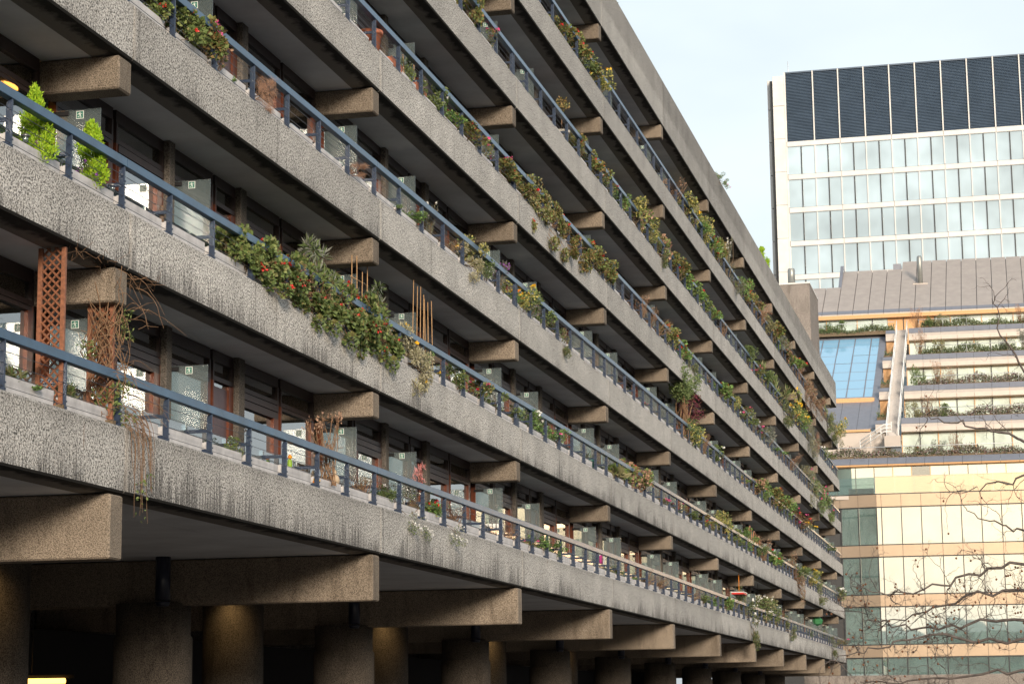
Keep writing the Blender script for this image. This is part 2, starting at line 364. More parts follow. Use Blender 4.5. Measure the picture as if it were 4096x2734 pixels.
# far buildings
M['teal'] = glassmix('teal_glass', (.3, .4, .4), (.27, .42, .395), .40, .04, rough=.015, bump=.05, bscale=.9, base=.64, gcol=(1, .955, .86), vary=.5)  # cream mirror tint stands in for the golden sky it reflects
M['mint'] = glassmix('mint_glass', (.5, .6, .6), (.48, .60, .55), .20, .05, rough=.02, base=.15, vary=.6)
M['office'] = glassmix('office_glass', (.6, .7, .7), (.40, .52, .60), .25, .05, rough=.02, base=.12, vary=.12)
M['sky_l'] = glassmix('skylight_glass', (.4, .5, .6), (.22, .42, .60), .35, .02, rough=.02)
M['bronze'] = simple('bronze_panel', (.60, .46, .335), .24, metal=.6, var=.05, vs=.8)
M['beige'] = simple('beige_cladding', (.43, .38, .34), .45, metal=.2, var=.05, vs=2)
M['slate'] = simple('slate_cladding', (.17, .18, .215), .45, metal=.15, var=.08, vs=2)
M['roofp'] = simple('roof_panel', (.34, .30, .275), .5, metal=.15, var=.10, vs=1.2)
M['orange'] = simple('larch_panel', (.58, .33, .15), .6, var=.10)
M['frame'] = simple('black_frame', (.02, .022, .025), .4)
M['wstone'] = simple('white_cladding', (.66, .645, .62), .5, var=.08, vs=.8)
M['louvre'] = simple('navy_louvre', (.080, .115, .165), .4, var=.12, vs=.6)
M['flue'] = simple('flue_steel', (.27, .28, .27), .4, metal=.5)
M['steel'] = simple('galvanised', (.55, .56, .57), .4, metal=.3)
M['woodp'] = simple('planter_board', (.26, .15, .09), .7, var=.35, vs=6)
# ------------------------------------------------------------------ ground
gb = MB(); gb.add([(-900, -900, 0), (900, -900, 0), (900, 1500, 0), (-900, 1500, 0)], [(0, 1, 2, 3)])
tag(gb.build('ground', M['ground']), kind='structure')

# ------------------------------------------------------------------ the concrete apartment block
Y0, L, ZF, NE = 24.4315, 10.97413, 2.75, 10.408
ZB = [4.307]+[7.140+ZF*k for k in range(6)]          # bottom edge of each edge beam; the seventh is the roof parapet
HB = [.833]+[.770]*5+[1.653]
ZT = [a+b for a, b in zip(ZB, HB)]
yj = lambda n: Y0+L*n
GX = -1.08                                            # window wall plane
NB = list(range(-1, 11))
block = empty('apartment_block', (0, Y0, 0))
tag(block, 'long brutalist concrete apartment block with seven tiers of planted balconies and blue railings', 'building')
BO = -Y0                                               # block children use local y = world y - Y0
def span(n):                                           # y range of bay n in block coordinates
    a = L*n; b = L*(n+1) if n < 10 else L*NE
    return a, b
edge_me = {}
def edge_mesh(h, ln):
    key = (round(h, 3), round(ln, 3))
    if key not in edge_me:
        b = MB()
        prof = [(-.022, 0), (0, .028), (.004, h*.5), (0, h-.035), (-.035, h), (-.34, h), (-.34, h-.22), (-.40, h-.3), (-.40, -.03)]
        b.prism_y(prof[::-1], .009, ln-.009); edge_me[key] = b.mesh('edge_beam', [M['edge']])
    return edge_me[key]
ST = [1.0, .88, .62, .50, .44, .40, .38]
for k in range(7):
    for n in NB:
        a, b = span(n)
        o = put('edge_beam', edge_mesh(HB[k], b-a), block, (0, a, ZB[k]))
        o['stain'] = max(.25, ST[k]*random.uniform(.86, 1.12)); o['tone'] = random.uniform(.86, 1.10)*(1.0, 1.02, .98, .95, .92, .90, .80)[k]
# soffits, slabs, inner wall
for k in range(7):
    for n in NB:
        a, b = span(n)
        sb = MB(); sb.box(GX-.10, -.403, a+.002, b-.002, ZB[k]-.022, ZB[k]+.16)
        sb.build('soffit', M['soffit'], block)
    a, b = L*-1, L*NE
    sb = MB(); sb.box(-12, -.345, a+.01, b-.02, ZB[k]+.17, ZB[k]+.34); sb.build('floor_slab', M['inner'], block)
b_ = MB(); b_.box(-3.6, -3.4, L*-1, L*NE-.05, ZB[0]+.35, ZB[6]+.16); b_.build('inner_wall', M['inner'], block)
b_ = MB()
for k in range(6):
    for n in NB:
        for fr in (0.0, .345):
            y = L*(n+fr)+(.02 if fr else -.2)
            if y < L*NE: b_.box(-3.39, GX-.16, y, y+.12, ZB[k]+.36, ZB[k+1]+.155)
b_.build('party_wall', M['inner'], block)
b_ = MB(); b_.box(-12, -3.62, L*NE-.30, L*NE-.02, ZB[0]+.36, ZB[6]+.16); b_.box(-3.6, GX-.02, L*NE-.25, L*NE-.02, ZB[0]+.36, ZB[6]+.16)
b_.build('end_wall', M['wallc'], block)
b_ = MB(); b_.box(-12, -11.7, L*-1, L*NE-.02, 0, ZT[6]); b_.build('back_wall', M['wallc'], block)
b_ = MB(); b_.box(-11.69, -.36, L*-1, L*NE-.02, ZB[6]+.35, ZB[6]+1.0); b_.build('roof', M['wallc'], block)
# parapet return at the far end
b_ = MB(); b_.box(-11.6, -.41, L*NE-.28, L*NE-.004, ZB[6]+1.01, ZT[6]-.002, c=.02); o = b_.build('parapet_return', M['wallc'], block)

# cross beams: one under each joint of the edge beams, end face flush with the facade
def beam_mesh(name, dep, xin, mat):
    b = MB(); w_ = .40
    xa, xb, y0, y1, z0, z1 = xin, -.012, -w_, -.012, -dep, -.035
    b.box(xa, xb, y0, y1, z0, z1, c=.022); return b.mesh(name, [mat])
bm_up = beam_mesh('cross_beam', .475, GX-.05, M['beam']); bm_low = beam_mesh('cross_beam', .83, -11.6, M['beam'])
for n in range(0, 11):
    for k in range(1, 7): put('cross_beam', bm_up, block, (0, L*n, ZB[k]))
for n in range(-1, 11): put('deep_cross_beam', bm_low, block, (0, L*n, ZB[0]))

# window wall
FR = [(.002, .166, 'w'), (.176, .330, 'd'), (.350, .509, 'w'), (.518, .598, 's'), (.6235, .790, 'd'), (.800, .958, 'w')]
win_me = []
BOT = ZF-.39                                           # window height below the soffit line
for a, b, ty in FR:
    ya, yb = L*a, L*b; f = MB(); p1 = MB(); p2 = MB(); extra = None
    fw = .05
    f.box(GX-.11, GX, ya, yb, -.20, -.03, 1)                                   # head board, in the darker timber
    f.box(GX-.10, GX+.012, ya, yb, -.50, -.43, 1)                             # transom
    for y0, y1 in ((ya, ya+fw), (yb-fw, yb)):
        f.box(GX-.10, GX+.010, y0, y1, -.43, -.20, 1); f.box(GX-.10, GX+.010, y0, y1, -BOT, -.50, 0)
    p1.box(GX-.05, GX-.04, ya+fw, yb-fw, -.43, -.20)
    if ty == 'd':
        f.box(GX-.09, GX+.03, ya+fw, yb-fw, -.62, -.52, 1); f.box(GX-.09, GX+.03, ya+fw, yb-fw-.02, -.75, -.635, 1)
        f.box(GX-.09, GX+.035, yb-fw-.24, yb-fw-.02, -BOT, -.75, 0); f.box(GX-.09, GX+.03, ya+fw, ya+fw+.09, -BOT, -.75, 0)
        f.box(GX-.09, GX+.028, ya+fw+.09, yb-fw-.24, -BOT, -BOT+.2, 0)
        p2.box(GX-.04, GX-.03, ya+fw+.09, yb-fw-.24, -BOT+.2, -.75)
    elif ty == 's':
        f.box(GX-.09, GX-.02, ya+fw, yb-fw, -BOT, -.58, 2); f.box(GX-.09, GX+.02, yb-fw-.16, yb-fw, -BOT, -.52, 0)
        p2.box(GX-.05, GX-.042, ya+fw, yb-fw-.16, -.575, -.51)
    else:
        f.box(GX-.09, GX+.012, ya+fw, yb-fw, -.565, -.51, 1); f.box(GX-.10, GX+.012, yb-fw-.10, yb-fw, -BOT, -.565, 0)
        p2.box(GX-.05, GX-.04, ya+fw, yb-fw-.10, -BOT, -.565)
    cu = MB(); n_ = 26; yy = [ya+.08+(yb-ya-.16)*i/n_ for i in range(n_+1)]
    cu.add([(GX-.24+.035*math.sin(i*1.9), y, z) for z in (-BOT, -.10) for i, y in enumerate(yy)], [(i, i+1, i+n_+2, i+n_+1) for i in range(n_)], 0, True)
    win_me.append((f.mesh('window', [M['timber'], M['timberd'], M['doorp']]), p1.mesh('pane', [M['pane']]), p2.mesh('pane', [M['pane']]),
                   cu.mesh('curtain', [M['curtainw']]), cu.mesh('curtain', [M['curtainb']])))
rw = random.Random(5)
farw = {'f': MB(), 'p': MB(), 'c': MB()}
def absorb(mbx, me, off, mi=None):
    mbx.add([(v.co.x+off[0], v.co.y+off[1], v.co.z+off[2]) for v in me.vertices], [])
    base = len(mbx.v)-len(me.vertices)
    for pl in me.polygons:
        mbx.f.append(tuple(base+i for i in pl.vertices)); mbx.m.append(pl.material_index if mi is None else mi); mbx.smooth.append(pl.use_smooth)
mul = MB(); mul.box(GX-.14, GX+.10, L*.3305, L*.3495, -BOT, -.024, c=.012); mul_a = mul.mesh('concrete_mullion', [M['mull']])
mul = MB(); mul.box(GX-.14, GX+.10, L*.5985, L*.623, -BOT, -.024, c=.012); mul_b = mul.mesh('concrete_mullion', [M['mull']])
louv = MB()
for i in range(8):
    z = -.08-.05*i
    louv.add([(GX+.03, L*.351, z-.045), (GX+.03, L*.43, z-.045), (GX-.03, L*.43, z), (GX-.03, L*.351, z)], [(0, 1, 2, 3)])
for n in NB:
    for k in range(6):
        zc = ZB[k+1]
        for i, (a, b, ty) in enumerate(FR):
            if L*(n+b) > L*NE-.05: continue
            f, p1, p2, cw, cb = win_me[i]; loc = (0, L*n, zc)
            cur = rw.random(); ok = cur < .62 and ty != 's'; cm = cw if rw.random() < .65 else cb
            if n <= 6:
                wn = put('window', f, block, loc); 
                put('pane', p1, wn); put('pane', p2, wn)
                if ok: put('curtain', cm, wn)
            else:
                absorb(farw['f'], f, loc); absorb(farw['p'], p1, loc); absorb(farw['p'], p2, loc)
                if ok: absorb(farw['c'], cm, loc, 0 if cm is cw else 1)
        for me, fr in ((mul_a, .35), (mul_b, .62)):
            if n+fr < NE-.02: put('concrete_mullion', me, block, (0, L*n, zc))
tag(farw['f'].build('far_window_frames', [M['timber'], M['timberd'], M['doorp']], block), kind='stuff')
tag(farw['p'].build('far_window_panes', M['pane'], block), kind='stuff')
tag(farw['c'].build('far_curtains', [M['curtainw'], M['curtainb']], block), kind='stuff')
lm = louv.mesh('louvre', [M['timberd']])
for n, k in ((2, 0), (5, 2), (7, 1)): put('louvre', lm, block, (0, L*n, ZB[k+1]))
# warm lit room at the near end, seen through the window
lamp = empty('ceiling_lamp', (-1.42, Y0+L*-.105, ZB[2]-.42)); tag(lamp, 'lit orange lampshade glowing inside the leftmost window of the second balcony', 'lamp')
b_ = MB(); b_.lathe([(.10, .30), (.34, -.12), (.36, -.16)], n=20); b_.build('lamp_shade', emit('lit_shade', (1, .42, .08), 1.5), lamp)
b_ = MB(); b_.tube([(0, 0, .3), (0, 0, .58)], .012); b_.build('cord', M['dark'], lamp)

# glass partitions with exit signs
pt = MB(); pt.box(GX+.02, -.44, -.006, .006, -BOT, -.585); part_me = pt.mesh('glass_partition', [M['part']])
bk = MB(); bk.box(GX-.02, GX+.20, -.03, .03, -.66, -.60, c=.006); brk_me = bk.mesh('bracket', [M['dark']])
sg = MB(); S = .105
sg.box(0, S, -.003, 0, 0, S, 1)
sg.add([(.008, -.004, .008), (S-.008, -.004, .008), (S-.008, -.004, S-.008), (.008, -.004, S-.008)], [(0, 1, 2, 3)], 0)
def sp(poly): sg.add([(x*S, -.0052, z*S) for x, z in poly], [tuple(range(len(poly)))], 1)
sp([(.50+.065*math.cos(t*math.pi/4), .78+.065*math.sin(t*math.pi/4)) for t in range(8)])
sp([(.40, .70), (.58, .68), (.62, .42), (.48, .40)]); sp([(.40, .70), (.22, .62), (.20, .48), (.26, .48), (.29, .57), (.42, .62)])
sp([(.57, .68), (.72, .58), (.82, .62), (.80, .67), (.71, .64), (.58, .72)]); sp([(.48, .42), (.60, .42), (.40, .28), (.20, .30), (.20, .24), (.42, .21)])
sp([(.52, .43), (.62, .44), (.70, .28), (.62, .12), (.55, .14), (.62, .28)])
sign_me = sg.mesh('exit_sign', [M['sgn'], M['sgw']])
for k in range(6):
    for n in NB:
        for fr in (.002, .3525):
            if n+fr < -.6 or n+fr > NE-.05: continue
            pp = put('glass_partition', part_me, block, (0, L*(n+fr), ZB[k+1]))
            put('bracket', brk_me, pp); put('exit_sign', sign_me, pp, (-.78, -.0075, -.585-.02-S))

# railings: per bay a handrail, seven posts with arms, wires, low glass panels
SP = L/7
pm = MB()
prof = [(-.135, -.06), (-.06, -.06), (-.06, .575), (-.075, .575), (-.105, .565), (-.125, .545), (-.135, .50)]
pm.prism_y(prof[::-1], -.014, .014)
for z in (.03, .10, .30, .38): pm.box(-.055, -.045, -.010, .010, z-.010, z+.010)
pm.box(-.155, -.055, .010, .026, -.05, .02); pm.box(-.30, -.130, -.010, .0135, .03, .085)
post_me = pm.mesh('post', [M['post']])
am = MB(); am.box(-.44, -.135, -.010, .014, .315, .365, c=.004); am.tube([(-.445, -.03, .34), (-.445, .03, .34)], .028, 10); am.box(-.455, -.425, -.02, .02, .20, .33)
arm_me = am.mesh('arm', [M['post']])
gm = MB(); gm.box(-.452, -.442, .03, SP-.03, -.05, .435); glass_me = gm.mesh('glass_panel', [M['balu']])
def rail_mesh(ln):
    b = MB(); b.box(-.150, -.048, .001, ln-.001, .575, .690, c=.006); return b.mesh('handrail', [M['rail']])
def wire_mesh(ln):
    b = MB()
    for z in (.06, .19, .32, .45): b.tube([(-.075, 0, z), (-.075, ln, z)], .0042, 4, cap=False)
    return b.mesh('wires', [M['wire']])
rails = {}
farp = MB(); fara = MB(); farg = MB(); np_ = 0
for k in range(6):
    for n in NB:
        a, b = span(n); ln = round(b-a, 3)
        if ln not in rails: rails[ln] = (rail_mesh(ln), wire_mesh(ln))
        rg = put('railing', rails[ln][0], block, (0, a, ZT[k])); rg.name = 'railing'
        put('wires', rails[ln][1], rg)
        for m in range(1, 8):
            y = (m-.03)*SP
            if y > ln-.02: break
            if n < 0 and m < 2: continue
            if n <= 5:
                put('post', post_me, rg, (0, y, 0)); put('arm', arm_me, rg, (0, y, 0)); put('glass_panel', glass_me, rg, (0, y-SP, 0))
                if m == 7 and n in (1, 4): put('post', post_me, rg, (0, y+.14, 0))
            else:
                absorb(farp, post_me, (0, a+y, ZT[k])); absorb(fara, arm_me, (0, a+y, ZT[k])); absorb(farg, glass_me, (0, a+y-SP, ZT[k]))
for mbx, nm, mt in ((farp, 'far_posts', 'post'), (fara, 'far_arms', 'post'), (farg, 'far_glass_panels', 'balu')):
    tag(mbx.build(nm, M[mt], block), kind='stuff')

# undercroft: two rows of round columns, ceiling, back wall, drain pipes
cm_ = MB(); cm_.lathe([(.69, 0), (.69, 2.92), (.66, 2.95), (.655, 2.97), (.655, 3.52)], n=40); colA = cm_.mesh('column', [M['column']])
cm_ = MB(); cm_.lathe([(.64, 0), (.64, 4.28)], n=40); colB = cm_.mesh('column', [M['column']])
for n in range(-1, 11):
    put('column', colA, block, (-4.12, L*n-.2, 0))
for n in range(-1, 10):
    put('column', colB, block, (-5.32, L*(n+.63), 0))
b_ = MB(); b_.box(-11.6, -1.2, L*-1, L*NE-.05, ZB[0]-.02, ZB[0]+.165); b_.build('undercroft_ceiling', M['soffit'], block)
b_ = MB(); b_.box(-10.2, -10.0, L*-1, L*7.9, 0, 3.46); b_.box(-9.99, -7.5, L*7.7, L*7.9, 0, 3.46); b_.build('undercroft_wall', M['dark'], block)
dp = MB(); dp.tube([(0, 0, .25), (0, 0, -.5)], .13, 18); dp.lathe([(.135, -.52), (.10, -.60)], n=18); dpm = dp.mesh('drain_pipe', [M['pipe']])
for n in range(0, 9): put('drain_pipe', dpm, block, (-3.62, L*(n+1)-1.0, ZB[0]-.27))

# lit lamps the photograph shows under the block: warm downlights beside the rear columns, one long tube at the left
rd = ['leftmost', 'second from left', 'third from left', 'fourth from left', 'fifth from left', 'sixth from left', 'seventh from left']
dl_me = MB().lathe([(.09, 0), (.09, -.07), (.075, -.075)], n=16).mesh('lamp_body', [M['dark']])
dg_me = MB().lathe([(.065, 0), (.065, -.004)], n=14).mesh('lamp_glass', [emit('warm_lens', (1, .72, .35), 6)])
for i in range(0, 7):
    d = empty('downlight', (-5.05, yj(i-.37)-.98, 4.22)); tag(d, 'small warm downlight lighting a round rear column under the block, %s' % rd[i], 'lamp', 'warm downlights under the block')
    put('lamp_body', dl_me, d); put('lamp_glass', dg_me, d, (0, 0, -.077))
    li = bpy.data.lights.new('downlight_glow', 'SPOT'); li.energy = 17; li.color = (1, .66, .28); li.spot_size = R(118); li.spot_blend = 1.0; li.shadow_soft_size = .12
    lo = bpy.data.objects.new('downlight_glow', li); link(lo, d); lo.location = (0, 0, -.10); lo.rotation_euler = (R(14), 0, 0)
tl = empty('tube_lamp', (-7.75, 38.5, 2.262)); tag(tl, 'long glowing yellow tube lamp in the dark undercroft at bottom left', 'lamp')
MB().tube([(-.42, 0, 0), (.42, 0, 0)], .055, 12).build('tube', emit('tube_light', (1, .50, .10), 3.2), tl)
MB().box(-.6, .6, .02, .08, .055, .12).build('lamp_body', M['dark'], tl)
MB().tube([(-.3, .05, .12), (-.3, .05, 1.8)], .012).build('hanger', M['dark'], tl)

# concrete roof box with flues above the far end
hb = empty('roof_plant_room', (-4, 132, ZB[6]+1.0)); tag(hb, 'brown concrete plant room on the far end of the apartment block roof', 'plant room')
MB().box(-4, 3.1, 0, 6, 0, 6.05, c=.03).build('wall', M['wallc'], hb)
MB().box(-4.03, 3.13, -.03, 6.03, 6.051, 6.14).build('coping', M['wstone'], hb)
fl = MB().lathe([(.235, 0), (.235, 1.12), (.20, 1.20)], n=20).mesh('flue', [M['flue']])
for x, lab in ((1.86, 'right'), (.30, 'left')):
    o = put('flue', fl, None, (-4+x, 133.4, ZB[6]+7.145)); tag(o, 'steel round flue on the concrete plant room roof, %s one of the pair' % lab, 'flue', 'flues on the plant room')

# low concrete garden wall beyond the block
gw = MB(); gw.box(-3.35, 70, 0, .35, 0, 3.62, c=.03); o = gw.build('garden_wall', M['wallc'], None, (0, 145, 0)); tag(o, 'low brown concrete wall below the glass office building', 'wall')
PL = '''0 -0.243 lance .45 .5|0 -0.196 sprout .22 .6|0 -0.093 lance .5 .55|0 0.405 gers .3 .3|0 0.795 drytall 1.25 .9|0 0.975 heather .42 .7|0 1.116 bush .42 .5|0 1.159 alys .6 .7|0 1.242 alys .65 .8|0 1.295 pinkleaf .85 .35|0 1.257 heather .35 .5|0 1.399 gerr .42 .45|0 1.439 alys .6 .7|0 1.549 dry .32 .7|0 1.990 drys .4 .6|0 2.143 flop .28 .5|0 2.264 bright .42 .7|0 2.413 bright .38 .7|0 3.155 gers .3 .6|0 3.324 sprout .3 .9|0 3.587 heather .5 1.2|0 3.819 heather .45 1.2|0 4.484 heather .35 1.0|0 4.687 gers .3 .9|0 4.889 sprout .35 .9|0 5.054 sprout .35 .9|0 5.239 gerr .55 1.0|0 5.503 olive .6 1.2|0 5.830 oliveT 1.25 2.0|0 6.422 rose .9 1.8|0 6.821 rose 1.0 2.2|0 7.257 oliveT .7 1.8|0 8.341 bush .3 1.0|0 9.441 oliveT .8 2.0|0 9.993 flop .55 1.8|1 -0.197 conifer .86 .62|1 -0.057 conifer .86 .64|1 -0.065 succ .3 .4|1 -0.023 drys .22 .2|1 0.376 ger .55 .6|1 0.426 ger .6 .6|1 0.474 gerT .75 .9|1 0.525 ger .6 .7|1 0.577 gerT .75 1.0|1 0.647 gerT .8 1.0|1 0.620 dry .4 .9|1 0.715 gerT .75 1.0|1 0.792 gerT .85 1.1|1 0.872 gerT .9 1.1|1 0.950 gerT .95 1.1|1 0.727 oleander 1.2 .95|1 1.022 oleander 1.0 1.0|1 1.025 gerT .85 1.0|1 1.139 ger .4 .6|1 1.206 varT .85 .95|1 1.237 varT .8 .8|1 1.321 marig .45 .55|1 1.441 floy .35 .5|1 1.547 gers .55 .7|1 1.709 gerp .5 .8|1 1.851 gers .5 .8|1 2.002 gers .4 .7|1 2.157 bushw .55 .9|1 2.293 bushw .5 .9|1 2.430 bushp .5 .9|1 2.864 aloe .5 .8|1 3.139 bigleaf .7 1.1|1 3.272 bush .6 1.0|1 3.402 gerd .9 1.2|1 3.519 gerd 1.0 1.2|1 3.921 flop .35 1.0|1 4.203 flop .35 1.0|1 4.458 gers .3 1.2|1 4.756 gerp .4 1.2|1 4.927 flop .45 1.0|1 5.306 bushy 1.0 1.4|1 5.574 gers .6 1.4|1 5.891 bright .8 1.4|1 6.047 lance .9 1.2|1 6.251 bush .7 1.4|1 6.421 dry .8 1.6|1 6.734 gerr .6 1.8|1 6.923 gerr .6 1.8|1 7.707 dryT 1.4 1.6|1 7.821 bush .9 2.0|1 8.382 yellow .8 2.0|1 8.809 oliveT .8 2.0|1 10.107 flow .8 2.0|2 0.136 ger .5 .6|2 0.177 ger .55 .6|2 0.214 ger .55 .65|2 0.270 gerp .7 .8|2 0.315 gerd .6 .7|2 0.356 sprout .3 .4|2 0.458 fluff .6 .55|2 0.895 fluff .3 .45|2 1.139 sprout .35 .6|2 1.273 bright .35 .7|2 1.381 rosem .75 .7|2 1.517 dry .3 .6|2 1.594 varT .6 .8|2 1.684 bushy .8 .9|2 1.766 bush .55 .9|2 1.902 laven .75 1.0|2 2.014 marig .5 .8|2 2.093 yellow .7 1.0|2 2.164 bush .7 1.0|2 2.308 gers .55 1.0|2 2.448 oliveT .6 1.1|2 3.611 flop .2 .8|2 4.779 dry .5 1.4|2 5.080 gers .4 1.2|2 5.156 gers .6 1.4|2 5.762 sprout .4 1.4|2 6.207 gerd .8 1.8|2 6.532 bright .6 1.6|2 6.852 gerb .8 2.0|2 7.046 gerb .8 2.0|2 7.479 bright 1.0 1.6|2 7.813 wine .8 2.0|2 8.024 wine .7 2.0|2 8.182 floy .6 1.8|2 9.528 gers .4 1.6|3 1.242 gers .6 .5|3 1.305 gers .35 .4|3 1.422 gers .55 .7|3 1.474 bushw .5 .7|3 1.558 gerr .5 .7|3 1.636 gerb .45 .8|3 1.692 gerb .45 .8|3 1.750 flop .45 .8|3 1.908 gerp .5 .9|3 1.968 gerb .5 .9|3 2.036 gerp .5 .9|3 2.101 gerb .6 .9|3 2.190 mass .9 1.2|3 2.303 mass .95 1.2|3 2.422 mass .95 1.2|3 2.546 massb .8 1.2|3 2.692 massb .8 1.2|3 2.846 gerb .7 1.2|3 2.959 gerb .7 1.2|3 3.070 gerb .75 1.2|3 3.593 dry .6 1.2|3 3.765 dry .6 1.2|3 3.893 heather .6 1.2|3 4.063 gerb .6 1.2|3 4.193 yellow .6 1.2|3 4.369 gerr .6 1.2|3 4.490 oliveT .5 1.2|3 5.061 drys .5 1.2|3 5.272 gerr .7 1.4|3 5.460 gers .7 1.4|3 5.615 bushy .7 1.4|3 5.813 flop .5 1.4|3 6.052 gers .6 1.4|3 6.230 grey .9 1.6|3 6.467 flop .6 1.6|3 6.736 grey .9 2.0|3 7.021 sprout .6 2.0|3 7.647 dry .6 2.0|3 8.552 greyT 1.2 2.4|3 8.891 trail 1.3 2.6|3 9.250 trail 1.2 2.6|3 9.601 trail 1.1 2.4|3 9.923 rosem 1.0 2.0|4 1.692 gerb .8 .8|4 1.826 flop .5 .7|4 1.984 sprout .3 .7|4 2.736 gerb .7 1.0|4 2.884 gerb .65 1.0|4 3.026 gerb .7 1.0|4 3.158 gerp .6 1.0|4 3.348 bright .7 1.1|4 3.551 bushy 1.1 1.3|4 3.612 gerd .9 1.2|4 3.781 bushy .9 1.3|4 3.901 oliveT .8 1.3|4 4.029 gerd .9 1.3|4 4.202 gerb .6 1.3|4 4.322 gerb .6 1.3|4 4.436 gerr .6 1.2|4 4.598 gers .6 1.2|4 4.761 gerr .7 1.3|4 4.895 gers .6 1.3|4 5.054 gerr .6 1.3|4 5.377 heather .5 1.4|4 6.145 bush .8 1.5|4 6.377 flop .6 1.5|4 6.533 lance 1.6 2.0|4 6.667 bush 1.0 2.0|4 7.045 lance 1.9 2.4|4 7.245 lance 1.6 2.2|4 7.317 oliveT 1.0 2.2|4 7.486 oliveT 1.0 2.2|4 7.829 yellow 1.4 1.8|4 7.922 marig 1.0 2.0|4 8.136 yellow 1.0 2.0|4 8.296 bright 1.0 1.8|4 8.538 greyT 1.3 2.2|4 8.738 greyT 1.2 2.2|4 8.930 fluff 1.0 1.4|4 9.533 flow .8 2.2|5 2.583 gerb .7 1.1|5 2.738 gerb .8 1.1|5 2.848 gers .5 1.0|5 2.913 gerb .5 1.0|5 3.040 yellow .7 1.1|5 4.301 dry .6 1.3|5 4.542 bushy .8 1.3|5 4.702 yellow .8 1.4|5 4.870 gerr .8 1.4|5 4.991 bushy .9 1.4|5 5.115 gerr .8 1.4|5 5.269 gerb .9 1.5|5 5.547 rosem 1.4 1.6|5 5.654 greyT .9 1.6|5 5.975 bright .9 1.4|5 6.109 gerp .9 1.4|5 6.306 gerb .7 1.6|5 6.599 dry .8 1.8|5 6.837 olive .9 1.8|5 7.048 gerb .8 1.8|5 7.340 conifer 1.4 .95|5 7.351 grey .8 1.8|5 7.618 gerd 1.0 2.0|5 7.865 gerr .8 2.0|5 8.160 dry .7 2.0|5 8.498 dryT 1.3 2.4|5 8.735 dryT 1.3 2.4|5 9.011 dryT 1.3 2.4|5 9.345 fluff 1.1 1.8|5 9.682 oliveT 1.3 2.2|5 9.923 oliveT 1.2 2.2|5 10.208 greyT 1.2 2.2|5 10.524 yellow 1.2 1.8'''
# ------------------------------------------------------------------ planters
ORD = ['first', 'second', 'third', 'fourth', 'fifth', 'sixth', 'seventh', 'eighth', 'ninth', 'tenth', 'eleventh', 'twelfth', 'thirteenth', 'fourteenth']
tr = MB()
tr.prism_y([(-.415, 0), (-.175, 0), (-.165, .215), (-.195, .215), (-.20, .06), (-.385, .06), (-.395, .215), (-.425, .215)], .06, SP-.10)
tr.box(-.40, -.19, .0605, .085, .06, .205); tr.box(-.40, -.19, SP-.125, SP-.1005, .06, .205)
tr_me = tr.mesh('trough_planter', [M['planter']]); fart = MB()
so_me = MB().box(-.392, -.203, .09, SP-.13, .15, .175).mesh('soil', [M['stem']])
rp_ = random.Random(3)
for k in range(6):
    for n in NB:
        for m in range(7):
            y0 = (m-.03)*SP
            if n < 0 and m < 4: continue
            if L*n+y0+SP > L*NE: continue
            if n <= 5:
                o = put('trough_planter', tr_me, None, (0, yj(n)+y0, ZT[k]+.004), sc=(1, 1, rp_.uniform(.88, 1.08)))
                put('soil', so_me, o)
                tag(o, 'pale grey trough planter, %s balcony up, %s bay from left, %s gap in that bay' % (ORD[k], ORD[n+1], ORD[m]), 'planter', 'trough planters along the balconies')
            else: absorb(fart, tr_me, (0, yj(n)+y0, ZT[k]+.004))
o = fart.build('far_trough_planters', M['planter']); tag(o, 'pale grey trough planters on the farthest bays of the balconies', 'planters', kind='stuff')

# ------------------------------------------------------------------ balcony plants
rg_ = random.Random(11)
def rv(r=None):
    r = r or rg_
    while True:
        v = Vector((r.uniform(-1, 1), r.uniform(-1, 1), r.uniform(-1, 1)))
        if .05 < v.length < 1: return v.normalized()
